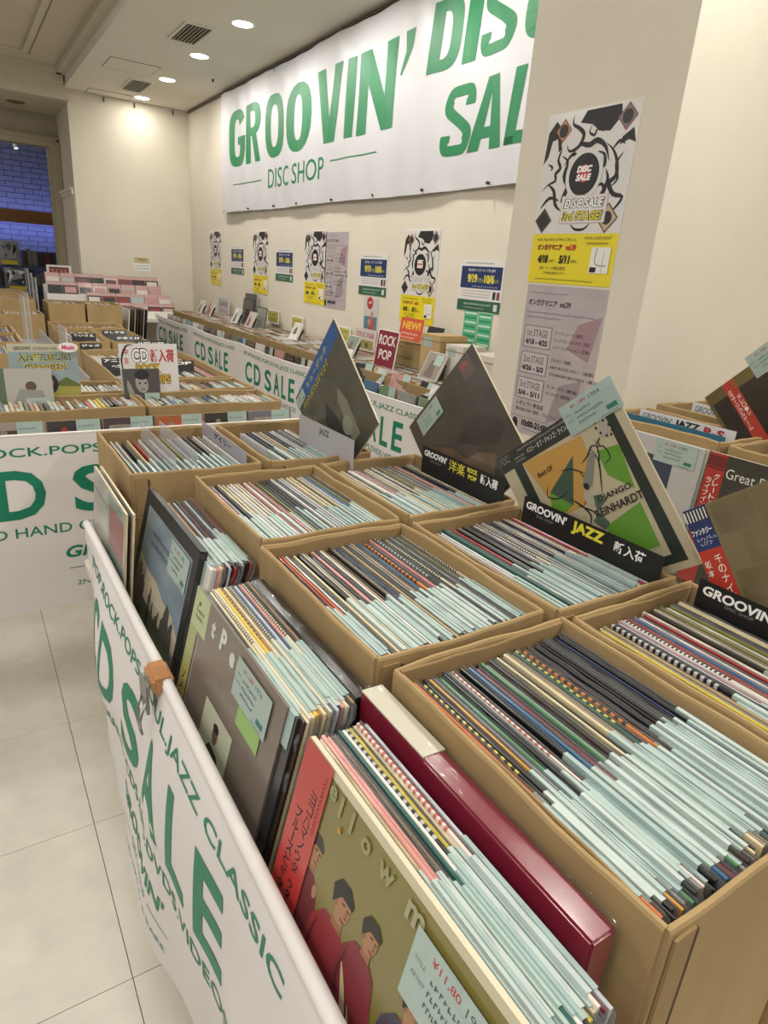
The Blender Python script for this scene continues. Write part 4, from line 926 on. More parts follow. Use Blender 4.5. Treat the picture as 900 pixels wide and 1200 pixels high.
for (bx, n) in ((1.47, 9), (1.72, 12)):
    for k in range(2):
        bm = bmesh.new()
        for i in range(n):
            x = bx+.018*i if bx > 1.6 else bx+.0135*i
            y = .83 if k == 0 else .435; bm_box(bm, x, x+.004, y, y+.30, .75, 1.062+random.uniform(0, .006), i % 4)
        tag(obj('packed_records', bm, [SP['white'], SP['black'], SP['silver'], SP['tan']]), 'records packed in the %s raised box %s' % ('left' if bx < 1.6 else 'right', 'next to the pillar' if k == 0 else 'nearer the frame edge'), 'records', kind='stuff')

# ================================================================== CDs
CM = {}
CDC = {'white': '#cfcdc8', 'grey': '#8d8b88', 'black': '#2a2828', 'cream': '#c3b48c', 'red': '#b0382c', 'yellow': '#c8b230', 'blue': '#4b6a8c', 'green': '#6c8468', 'brown': '#6e5644', 'pink': '#b88a88'}
for nm, c in CDC.items(): CM[nm] = mat('cd_'+nm, c, .25, noise=.2, nscale=60, coat=.5)
bm = bmesh.new(); bm_box(bm, -.0048, .0048, -.062, .062, 0, .125); bmesh.ops.bevel(bm, geom=bm.edges[:], offset=.0007, segments=1, affect='EDGES')
CDM = bpy.data.meshes.new('cd_case'); bm.to_mesh(CDM); bm.free(); CDM.materials.append(CM['white'])
bm = bmesh.new(); bm_box(bm, -.0056, -.0050, -.061, -.012, .07, .1285); bm_box(bm, -.0056, .005, -.061, -.012, .1260, .1266)
CDT = bpy.data.meshes.new('cd_slip'); bm.to_mesh(CDT); bm.free(); CDT.materials.append(M_MINT)
CPAL = ['white']*5+['grey']*4+['black']*3+['cream']*2+['brown', 'pink', 'blue', 'green', 'white']
def cd(x, y, z, col, rx, ry, rz, label, group, slip=False):
    o = bpy.data.objects.new('cd_case', CDM); COL.objects.link(o); o.location = (x, y, z); o.rotation_euler = (rx, ry, rz)
    o.material_slots[0].link = 'OBJECT'; o.material_slots[0].material = CM[col]; tag(o, label, 'CD', group)
    if slip: copy_in(CDT, 'price_slip', o)
    return o
# left table: rows of CD boxes. box width .405 (x), depth .205 (y)
LZ = .8605; LR = 1.0
def cdbox_row(x0, x1, y0, y1, label, indiv=None, cdn=32, desc='', group='CD boxes on the left table', z0=LZ, z1=LR):
    e = cbox(x0, y0, x1-x0, y1-y0, z0, z1, label, group, flaps=False, t=.006)
    rr = random.Random(int(x0*1000)+int(y0*77)); n = cdn; p = (x1-x0-.022)/n
    zz = z0+.005; cap = y1-y0-.016
    if indiv is not None:
        for i in range(n):
            c = (indiv or {}).get(i) or rr.choice(CPAL)
            cd(x0+.011+p*(i+.5)-.012, y0+.008+.064+rr.uniform(0, max(0, cap-.13)), zz+rr.uniform(0, .004), c, 0, .20, rr.uniform(-.02, .02), '%s CD case, %s from the left in the %s' % (c, ordw(i+1), desc), 'CDs in the '+desc, rr.random() < .25)
    else:
        stuffcd(x0+.008, x1-.008, y0+.008, y1-.008, z1-.024, rr, desc)
    return e
M_CDS = [CM[k] for k in ('white', 'grey', 'black', 'cream', 'brown', 'pink', 'blue')]
def stuffcd(x0, x1, y0, y1, zt, rr, desc, along='x', deep=.10):
    bm = bmesh.new(); x = x0 if along == 'x' else y0; end = x1 if along == 'x' else y1
    while x < end-.011:
        t = rr.choice((.0095, .0095, .006)); mi = rr.choice((0, 0, 0, 0, 0, 1, 1, 2, 3, 4, 5)); z = zt+rr.uniform(-.006, .004); o = rr.uniform(0, .008)
        vs = bm_box(bm, *((x, x+t, y0+o, y1-o) if along == 'x' else (x0+o, x1-o, x, x+t)), z-deep, z, mi)
        for v in vs:
            if v.co.z > z-.001: v.co.x += .006 if along == 'x' else 0; v.co.y += 0 if along == 'x' else .006
        x += t+rr.choice((.0008, .0015, .003))
    return tag(obj('packed_cds', bm, M_CDS), 'CD cases packed in the '+desc, 'CDs', kind='stuff')
cdbox_row(.010, .415, 1.890, 2.098, 'front-left CD box on the left table, behind the CD SALE banner', {17: 'brown', 20: 'red', 21: 'white', 22: 'yellow', 23: 'yellow', 4: 'cream'}, 32, 'front-left CD box')
cdbox_row(.423, .830, 1.890, 2.098, 'front-right CD box on the left table', {}, 32, 'front-right CD box')
cdbox_row(.010, .418, 2.130, 2.330, 'second-row CD box under the CHANGED sign', {}, 32, 'box under the CHANGED sign')
cdbox_row(.426, .832, 2.130, 2.330, 'second-row CD box under the CD new arrivals sign', {}, 32, 'box behind the CD new-arrivals sign')
cdbox_row(.426, .628, 2.362, 3.12, 'long CD box with black label tabs behind the second row', None, desc='long left box of the third row')
cdbox_row(.634, .834, 2.362, 3.12, 'long CD box at the right of the third row', None, desc='long right box of the third row')
for k, (x0, x1) in enumerate(((.42, .60), (.608, .79))):
    cdbox_row(x0, x1, 3.40, 4.02, ('left', 'right')[k]+' CD box of the fourth row on the left table', None, desc=('left', 'right')[k]+' box of the fourth row')
cdbox_row(.43, .80, 4.06, 4.36, 'shallow CD box at the back of the left table', None, desc='back box of the left table')
# black tabs in those boxes
def tab(x0, x1, y, z, txt, label, h=.020, bgc='#1c1b1b', fg='#e8e6e0', nm='title_tab'):
    o = frame_thing(nm, label, 'sign', (x0, y, z), (1, 0, 0), (0, .25, 1)); L = x1-x0
    box('card', (0, L, -.08, h, -.001, 0), P(bgc), o); a = Art(); a.text(txt, L*.08, h*.2, h*.6, fg, wd=L*.84, bold=.04); a.build('lettering', o, eps=.00004)
    return o
tab(.44, .56, 2.56, 1.0, 'ヘヴィメタル', 'lower black tab with white lettering in the long left box')
tab(.44, .53, 2.70, 1.0, 'アニメ', 'upper black tab with white lettering in the long left box')
tab(.66, .77, 2.62, 1.0, 'POP', 'small black tab at the right of the third-row CD box')
tab(.45, .56, 3.55, 1.0, 'あいうえ', 'black tab in the left box of the fourth row')
tab(.63, .76, 3.46, 1.0, 'かきくけ', 'front black tab in the right box of the fourth row')
tab(.62, .74, 3.72, 1.0, 'さしすせ', 'rear black tab in the right box of the fourth row')
tab(.43, .52, 3.16, 1.0, 'ジャズ', 'black tab standing between the third and fourth rows')
tab(.66, .80, 3.14, 1.0, 'JAZZ JAZZ', 'black JAZZ JAZZ tab above the CD new arrivals sign', h=.035)
# signs on the left table
def artc(a, w_, h):
    a.rect(0, 0, w_, h, mat('sign_sky', '#8fa0a0', .4, noise=.15, nscale=9)); a.rect(0, .86*h, w_, .14*h, '#b9b49b')
    a.poly([(0, 0), (w_, 0), (w_, .26*h), (.8*w_, .40*h), (.62*w_, .28*h), (.3*w_, .22*h), (0, .3*h)], mat('sign_hill', '#5f6b34', .4, noise=.2, nscale=20)); a.poly([(.55*w_, .0), (w_, .05*h), (w_, .22*h), (.6*w_, .24*h)], '#a09a48')
    a.disc(.56*w_, .28*h, .11*w_, '#22242a', ry=.17*h); a.disc(.56*w_, .30*h, .045*w_, '#c0705c', ry=.07*h)
    a.text('入れ替えました！', .12*w_, .68*h, .16*h, '#2a2a26', wd=.78*w_, bold=.06); a.text('入れ替えました！', .12*w_, .68*h, .16*h, '#cfc244', wd=.78*w_, bold=.0)
    a.text('CHANGED!', .20*w_, .53*h, .12*h, '#2a2a26', wd=.62*w_, bold=.06); a.text('CHANGED!', .20*w_, .53*h, .12*h, '#d6b93c', wd=.62*w_, bold=.01); a.text("GROOVIN'", .09*w_, .89*h, .06*h, '#4a4e48', wd=.24*w_, bold=.03); a.text('CD RECORD DVD', .36*w_, .89*h, .05*h, '#4a4e48', wd=.34*w_)
def board(name, label, x0, x1, y, z0, z1, draw, lean=.12, m=M_WHITE, t=.003):
    o = frame_thing(name, label, 'sign', (x0, y, z0), (1, 0, 0), (0, lean, 1)); w_, h = x1-x0, z1-z0
    box('board', (0, w_, 0, h, -t, 0), m, o); a = Art(); draw(a, w_, h); a.build('print', o, eps=.00005, base=.0003); return o
board('sign_board', 'green and blue landscape sign reading CHANGED on the left CD table', .100, .280, 2.11, .985, 1.143, artc, m=P('#3a3d38'))
o = frame_thing('tag_card', 'small white tag with pink lettering on top of the CHANGED sign', 'tag', (.228, 2.10, 1.125), (1, 0, 0), (0, .12, 1))
bm = bmesh.new(); vs = [bm.verts.new((.026+.026*math.cos(2*PI*i/18), .010+.014*math.sin(2*PI*i/18), .001)) for i in range(18)]; bm.faces.new(vs); r = bmesh.ops.extrude_face_region(bm, geom=bm.faces[:]); bmesh.ops.translate(bm, verts=[g for g in r['geom'] if isinstance(g, bmesh.types.BMVert)], vec=(0, 0, .001)); obj('card', bm, M_WHITE, o)
a = Art(); a.text('Music', .008, .004, .013, '#d8447a', wd=.036, bold=.04, shear=.2); a.build('lettering', o, base=.0025)
def artd(a, w_, h):
    a.rect(0, 0, w_, h, '#d5cfcb'); a.text('中', .07*w_, .78*h, .12*h, '#a83a3c', wd=.08*w_, bold=.03); a.text('古', .07*w_, .62*h, .12*h, '#a83a3c', wd=.08*w_, bold=.03)
    a.text('CD', .20*w_, .64*h, .28*h, M_INK, wd=.30*w_, bold=.08); a.text('CD', .21*w_, .65*h, .25*h, '#e9e7e4', wd=.28*w_, bold=.02); a.text('新入荷', .52*w_, .64*h, .26*h, '#b03a3c', wd=.42*w_, bold=.04)
    a.text('ROCK', .26*w_, .44*h, .19*h, M_INK, wd=.44*w_, bold=.09); a.text('ROCK', .27*w_, .45*h, .17*h, '#c9a52c', wd=.42*w_, bold=.04)
    a.text('POPS', .50*w_, .22*h, .20*h, M_INK, wd=.36*w_, bold=.09); a.text('POPS', .51*w_, .23*h, .18*h, '#c9a52c', wd=.34*w_, bold=.04)
    a.stroke([(.06*w_, .40*h), (.03*w_, .7*h), (.12*w_, .95*h), (.25*w_, .97*h)], .006, M_INK)
board('sign_board', 'white sign with CD new arrivals and yellow ROCK POPS lettering', .397, .572, 2.11, .985, 1.145, artd)
def cdface(name, label, x, y, z, ang, draw, tagx=True, u=(1, 0, 0), S=(.125, .125), group=None, lean=.15, v=None):
    o = frame_thing(name, label, 'CD', (x, y, z), u, v or (u[1]*-lean if False else 0, lean, 1), group); w_, h = S
    box('case', (0, w_, 0, h, -.010, 0), mat('jewel', '#9c9c9a', .2, coat=.5), o)
    a = Art(); draw(a, w_, h); a.build('cover_print', o, eps=.00005, base=.0003)
    return o
def dportrait(a, w_, h):
    a.rect(0, 0, w_, h, '#4a4744'); a.disc(.5*w_, .6*h, .17*w_, '#9a948c', ry=.24*h, a=.2); a.disc(.52*w_, .84*h, .2*w_, '#211f1e', ry=.13*h); a.poly([(.15*w_, 0), (.3*w_, .34*h), (.45*w_, .3*h), (.5*w_, 0)], '#8a837b'); a.disc(.44*w_, .62*h, .03*w_, '#26221f'); a.disc(.6*w_, .62*h, .03*w_, '#26221f'); a.stroke([(.45*w_, .46*h), (.58*w_, .46*h)], .004, '#4c3a36')
    a.stroke([(.12*w_, .7*h), (.2*w_, .35*h), (.34*w_, .1*h)], .016, '#8f887e'); a.rect(.55*w_, .02*h, .42*w_, .34*h, M_MINT)
cdface('cd_case', 'CD with a grey portrait cover leaning before the new-arrivals sign', .395, 2.07, .960, 0, dportrait, S=(.108, .115))
def dwhite(a, w_, h): a.rect(0, 0, w_, h, '#aba9a0'); a.rect(0, 0, .15*w_, h, '#56684e'); a.disc(.6*w_, .6*h, .1*w_, '#5c4640'); a.poly([(.2*w_, .1*h), (.4*w_, .55*h), (.8*w_, .5*h), (.9*w_, .1*h)], '#8d8f88'); a.rect(.48*w_, .02*h, .46*w_, .32*h, M_MINT)
cdface('cd_case', 'pale CD cover leaning before the CHANGED sign at the left edge', .062, 2.07, .955, 0, dwhite, S=(.14, .125))
# CDs facing the aisle behind the left banner
rr = random.Random(5); fc = ['#4a3c3c', '#a35a34', '#8c8478', '#2e2c30', '#5c3440', '#b3522e', '#6c6c74', '#3c3634', '#9a8c80']
for k in range(7):
    c1_, c2_ = rr.choice(fc), rr.choice(fc)
    def dd(a, w_, h, c1_=c1_, c2_=c2_, k=k):
        a.rect(0, 0, w_, h, c1_); a.rect(.1*w_, .1*h, .5*w_, .75*h, c2_); a.disc(.3*w_, .8*h, .06*w_, '#a33030' if k == 2 else '#8c7c70'); a.rect(.52*w_, .35*h, .44*w_, .66*h, M_MINT); a.scrib(.56*w_, .85*h, .3*w_, .006, '#55706a', random.Random(k))
    cdface('cd_case', 'front-facing CD with a mint price slip, %s from the left behind the left banner' % ordw(k+1), -.12+k*.136, 1.80+.004*(k % 2), .862, 0, dd, group='front-facing CDs behind the left banner', S=(.132, .125), lean=.12)
# ---- wall table (x 1.56 .. 2.05)
WR = .955
k = 0; y = 1.93; nb_ = 0
while y < 6.15:
    nb_ += 1; d = 'wall-table CD box, %s from the pillar' % ordw(nb_)
    e = cbox(1.635, y, .40, .215, .80, WR, 'open cardboard CD box on the wall table, %s from the pillar' % ordw(nb_), 'CD boxes on the wall table', simple=True)
    rr = random.Random(nb_); stuffcd(1.641, 2.029, y+.006, y+.209, WR-.003, rr, d, 'x'); y += .223
for i in range(28):
    c = random.choice(['white', 'grey', 'black', 'brown', 'pink', 'blue', 'green', 'white', 'cream'])
    cd(1.575, 1.98+.152*i, .80+.001, c, 0, .12, random.uniform(-.05, .05), '%s CD case facing the aisle behind the wall banners, %s from the pillar' % (c, ordw(i+1)), 'CDs facing the aisle on the wall table', i % 3 == 0)
# easel-displayed CDs on the wall table
def easel(label, y, z=WR, x=1.80, s=.12, c='#a9a49c', mint=True):
    o = frame_thing('display_cd', label, 'CD', (x, y+s/2, z), (0, -1, 0), (.5, 0, 1)); box('case', (0, s, 0, s, -.01, 0), mat('jewel_white', '#d3d1cc', .25, coat=.4), o)
    box('prop', (.01, s-.01, .02, s*.7, -.028, -.012), P('#242424'), o)
    a = Art(); a.rect(.004, .004, s-.008, s-.008, c); a.poly([(.2*s, .1*s), (.35*s, .7*s), (.6*s, .75*s), (.7*s, .1*s)], '#6c625a')
    if mint: a.rect(.5*s, .55*s, .4*s, .38*s, M_MINT)
    else: a.rect(.04*s, .04*s, .9*s, .3*s, '#d6d4d0')
    a.build('cover_print', o, eps=.00005)
easel('white-framed CD propped on the wall table right of the ROCK POP sign', 2.42, c='#8d8278', s=.135, x=1.78)
easel('greenish CD propped on the wall table left of the ROCK POP sign', 3.22, c='#7d8a7c', mint=False)
easel('white CD propped mid-way along the wall table', 3.95, c='#c9c5bd', mint=False); easel('pink-edged CD propped farther along the wall table', 4.75, c='#c2a097'); easel('small white CD propped third from the far end of the wall table', 5.05, c='#cfccc6'); easel('small grey CD propped near the far end of the wall table', 5.95, c='#bcb9b3'); easel('reddish CD propped near the far end of the wall table', 5.7, c='#a86a60')
def wcard(nm, label, x, y0, y1, z0, z1, draw, lean=.15, m=M_WHITE, cat='sign', t=.003, tilt=0):
    o = frame_thing(nm, label, cat, (x, y0, z0), (0, -1, tilt), (lean, 0, 1)); w_, h = y0-y1, z1-z0
    box('board', (0, w_, 0, h, -t, 0), m, o); a = Art(); draw(a, w_, h); a.build('print', o, eps=.00006, base=.0003); return o
def drp(a, w_, h): a.rect(.03*w_, .03*h, .94*w_, .94*h, '#7c2430'); a.text('ROCK', .1*w_, .60*h, .26*h, '#dad6d2', wd=.8*w_, bold=.02); a.text('POP', .2*w_, .22*h, .26*h, '#dad6d2', wd=.6*w_, bold=.02)
wcard('sign_board', 'dark red sign lettered ROCK POP on the wall table', 1.80, 2.93, 2.735, WR-.01, 1.135, drp)
def dor(a, w_, h): a.rect(0, 0, w_, h, '#c9533a'); a.text('NEW!', .1*w_, .5*h, .36*h, '#e3b23c', wd=.8*w_, bold=.05); a.scrib(.1*w_, .25*h, .7*w_, .012, '#eee3d6'); a.scrib(.1*w_, .08*h, .6*w_, .01, '#eee3d6')
wcard('sign_card', 'small orange card with yellow lettering above the ROCK POP sign', 1.90, 2.86, 2.66, 1.09, 1.20, dor)
def dyl(a, w_, h): a.rect(.05*w_, .1*h, .9*w_, .8*h, '#b9b05a'); a.scrib(.12*w_, .6*h, .7*w_, .018, '#6c6a34'); a.scrib(.12*w_, .25*h, .7*w_, .018, '#6c6a34')
wcard('sign_card', 'nearer yellow card propped at the wall behind the wall-table boxes', 2.03, 3.78, 3.60, .97, 1.07, dyl, .05)
wcard('sign_card', 'middle yellow card propped at the wall behind the wall-table boxes', 2.03, 4.47, 4.28, .97, 1.07, dyl, .05)
wcard('sign_card', 'farther yellow card propped at the wall behind the wall-table boxes', 2.03, 4.92, 4.70, .98, 1.08, dyl, .05)
def dpk(a, w_, h): a.rect(0, 0, w_, h, '#c9bdb6'); a.text('SOUL R&B', .08*w_, .6*h, .24*h, '#9a4c5a', wd=.84*w_, bold=.02); a.rect(.1*w_, .08*h, .8*w_, .4*h, '#8f8a4a'); a.disc(.3*w_, .25*h, .06*w_, '#4c5a40'); a.disc(.6*w_, .25*h, .07*w_, '#5a4a40')
wcard('sign_card', 'pink-lettered genre card behind the propped greenish CD', 2.02, 3.52, 3.28, .96, 1.085, dpk, .05)
def dgr(a, w_, h): a.rect(.04*w_, .04*h, .92*w_, .92*h, '#56544e'); a.rect(.3*w_, .1*h, .4*w_, .5*h, '#2c2a28')
wcard('framed_picture', 'dark framed cover standing at the far end of the wall table', 2.0, 5.36, 5.12, .95, 1.17, dgr, .1, P('#3a3833'), 'picture')
wcard('framed_picture', 'second dark framed cover leaning in front of the far one', 1.92, 5.20, 4.98, .95, 1.14, dgr, .15, P('#2c2b28'), 'picture')
wcard('framed_picture', 'grey framed cover leaning right of the two dark ones', 1.90, 4.86, 4.66, .95, 1.10, lambda a, w_, h: a.rect(.05*w_, .05*h, .9*w_, .9*h, '#8a8880'), .2, P('#4a4844'), 'picture')
wcard('sign_card', 'lilac-grey genre card at the far end of the wall table', 2.0, 6.0, 5.72, .95, 1.09, lambda a, w_, h: (a.rect(0, 0, w_, h, '#b5b0b4'), a.text('CLASSIC', .1*w_, .55*h, .25*h, '#5c5a66', wd=.8*w_, bold=.03), a.scrib(.1*w_, .2*h, .7*w_, .02, '#77757c')), .05)
# small cartons at the pillar end
for (y0, y1, x0, x1, z1, c, lab) in ((2.57, 2.42, 1.84, 2.0, 1.150, '#b59a6c', 'tall plain brown carton on the wall table near the pillar'), (2.95+.0, 2.62, 1.93, 2.03, 1.08, '#a99468', 'small tan box file behind the propped white-framed CD'), (2.40, 2.27, 1.86, 1.99, 1.12, '#cfc8bd', 'white carton right of the tall brown carton'), (2.25, 2.08, 1.88, 2.03, 1.10, '#c9c2b8', 'pale printed carton tucked beside the pillar')):
    t = thing('carton', lab, 'box', ((x0+x1)/2, (y0+y1)/2, WR)); a_, b_ = (x1-x0)/2, abs(y0-y1)/2
    box('body', (-a_, a_, -b_, b_, 0, z1-WR), P(c, .7), t, bev=.002); box('lid_flap', (-a_-.001, a_+.001, -b_-.001, b_+.001, z1-WR-.03, z1-WR-.026), P('#8f7850', .8), t)
    a = Art(); a.rect(b_*.3, (z1-WR)*.7, b_*.9, (z1-WR)*.22, M_MINT) if 'brown' in lab else a.scrib(b_*.2, (z1-WR)*.3, b_, .012, '#6a5a50'); q = a.build('print', t); q.matrix_local = Matrix(((0, 0, -1, -a_), (-1, 0, 0, b_), (0, 1, 0, 0), (0, 0, 0, 1)))
wcard('cd_case', 'black CD case leaning by the brown carton on the wall table', 1.98, 2.75, 2.62, 1.06, 1.17, lambda a, w_, h: (a.rect(0, 0, w_, h, '#22242a'), a.disc(.7*w_, .4*h, .25*w_, '#8d8f94')), .3, P('#1c1c1e'), 'CD')
# scattered upright CDs in the near wall-table box
for i, (y, c, rz) in enumerate(((2.10, 'white', .3), (2.25, 'black', -.2), (2.42, 'pink', .15), (2.62, 'white', -.3), (2.75, 'black', .25))):
    cd(1.612, y, .86, c, 0, .35+.1*(i % 2), rz, '%s CD tilted out of line behind the nearest wall banner, %s from the pillar' % (c, ordw(i+1)), 'CDs tilted out behind the nearest wall banner', True)

# ================================================================== FAR BACK
def lpstack(x0, x1, y0, y1, z0, z1, label, desc):
    cbox(x0, y0, x1-x0, y1-y0, z0, z1, label, 'tall record boxes at the back', simple=True); rr = random.Random(int(x0*100)); stuffcd(x0+.01, x1-.01, y0+.012, y1-.012, z1-.012, rr, desc, 'x', .2)
lpstack(.545, .785, 5.35, 5.72, .68, 1.035, 'left tall cardboard box of the back pair', 'left tall back box')
lpstack(.80, 1.04, 5.35, 5.72, .68, 1.035, 'right tall cardboard box of the back pair', 'right tall back box')
for k in range(7):
    x = 1.075+k*.022; record(x, 5.55, .695, .0062, ['white', 'black', 'tan', 'charcoal', 'dark brown', 'grey', 'black'][k], .1, '%s-edged LP at the back, %s from the left beside the tall boxes' % (['white', 'black', 'tan', 'charcoal', 'dark brown', 'grey', 'black'][k], ordw(k+1)), 'LPs standing beside the tall back boxes', 0, False)
table('display_table', 'low table at the far left carrying brown record boxes', -.6, .235, 2.95, 4.6, .66)
for k, y0 in enumerate((2.98, 3.36, 3.76)):
    lpstack(-.25, -.02, y0, y0+.35, .66, 1.0, 'outer cardboard box at the far left, %s from the front' % ordw(k+1), 'outer left box number %s' % ordw(k+1)); lpstack(-.01, .225, y0, y0+.35, .66, 1.0, 'inner cardboard box at the far left, %s from the front' % ordw(k+1), 'inner left box number %s' % ordw(k+1))
table('display_table', 'table behind the far left boxes', -.5, .51, 4.75, 6.3, .68)
for k, (y0, z1) in enumerate(((4.80, 1.0), (5.3, 1.06), (5.75, 1.08))):
    lpstack(-.05, .20, y0, y0+.36, .68, z1, 'rear left cardboard box by the aisle, %s from the front' % ordw(k+1), 'rear left box %s' % ordw(k+1)); lpstack(.21, .46, y0, y0+.36, .68, z1, 'rear cardboard box just left of the clear dividers, %s from the front' % ordw(k+1), 'rear aisle box %s' % ordw(k+1))
# tall clear stands
for k, (x, y, h) in enumerate(((.30, 4.2, .16), (.34, 4.45, .16), (.485, 5.5, .22), (.488, 5.8, .24), (.49, 6.1, .26), (.37, 3.2, .10))):
    o = thing('acrylic_divider', 'tall clear acrylic divider, %s from the front of the far left rows' % ordw([2, 3, 4, 5, 6, 1][k]), 'divider', (x, y, .99 if k not in (2, 3, 4) else .98)); base = -.3
    box('sheet', (-.0015, .0015, -.13, .13, base, h), M_ACRYL, o)
    box('edge_strip', (-.002, .002, -.132, -.128, base, h), mat('acrylic_edge', '#c8cbc6', .2), o)
o = thing('display_tray', 'grey tray channel between the far left boxes and the CD table', 'tray', (.30, 3.3, .93)); box('tray_base', (-.06, .07, -.8, .8, -.01, 0), P('#8c8a86'), o)
for s in (-1, 1): box('tray_side', (s*.062-.002, s*.062+.002, -.8, .8, 0, .05), P('#9c9a96'), o)
for sx in (-.05, .05): box('tray_leg', (sx-.005, sx+.005, -.5, -.48, -.93, -.01), P('#8c8a86'), o); box('tray_leg', (sx-.005, sx+.005, .48, .5, -.93, -.01), P('#8c8a86'), o)
# tiered CD rack
rk = thing('tiered_rack', 'white tiered rack of pink-labelled CDs against the far wall', 'rack', (1.32, 6.7, .86))
for k in range(4): box('tier', (-.64+(.3 if k < 2 else 0), .40, -.28+.13*k, -.15+.13*k, 0, .02+.072*k), M_WHITE, rk)
box('front_fascia', (-.33, .40, -.30, -.285, 0, .06), M_WHITE, rk)
rr = random.Random(77); cc = ['#3c2c2c', '#b88c88', '#8c3a3c', '#2c2c30', '#c2a8a2', '#a8b0ac', '#6a4444', '#d0c4be']
cnt = 0
for k in range(4):
    x = -.62+(.3 if k < 2 else 0); i = 0
    while x < .36:
        i += 1; wv = .125; c1_ = rr.choice(cc); c2_ = rr.choice(cc)
        def dq(a, w_, h, c1_=c1_, c2_=c2_): a.rect(0, 0, w_, h, c1_); a.rect(0, .72*h, w_, .26*h, '#c09a96'); a.rect(.1*w_, .1*h, .8*w_, .5*h, c2_)
        o = cdface('cd_case', 'pink-topped CD on the far tiered rack, %s tier up, %s from left' % (ordw(k+1), ordw(i)), 1.32+x, 6.7-.22+.13*k, .86+.021+.072*k, 0, dq, S=(.118, .105), lean=.25, group='CDs on the far tiered rack')
        x += wv
def dps(a, w_, h): a.rect(0, 0, w_, h, '#d0c5c2'); a.rect(.1*w_, .45*h, .8*w_, .45*h, '#5c2c2c'); a.text('アイドル', .14*w_, .5*h, .32*h, '#b0655c', wd=.72*w_, bold=.05); a.text('CD', .6*w_, .12*h, .18*h, '#6a3436', wd=.2*w_, bold=.04)
board('sign_board', 'white and dark red sign on the left end of the tiered rack', .72, .925, 6.89, 1.098, 1.262, dps, .05)

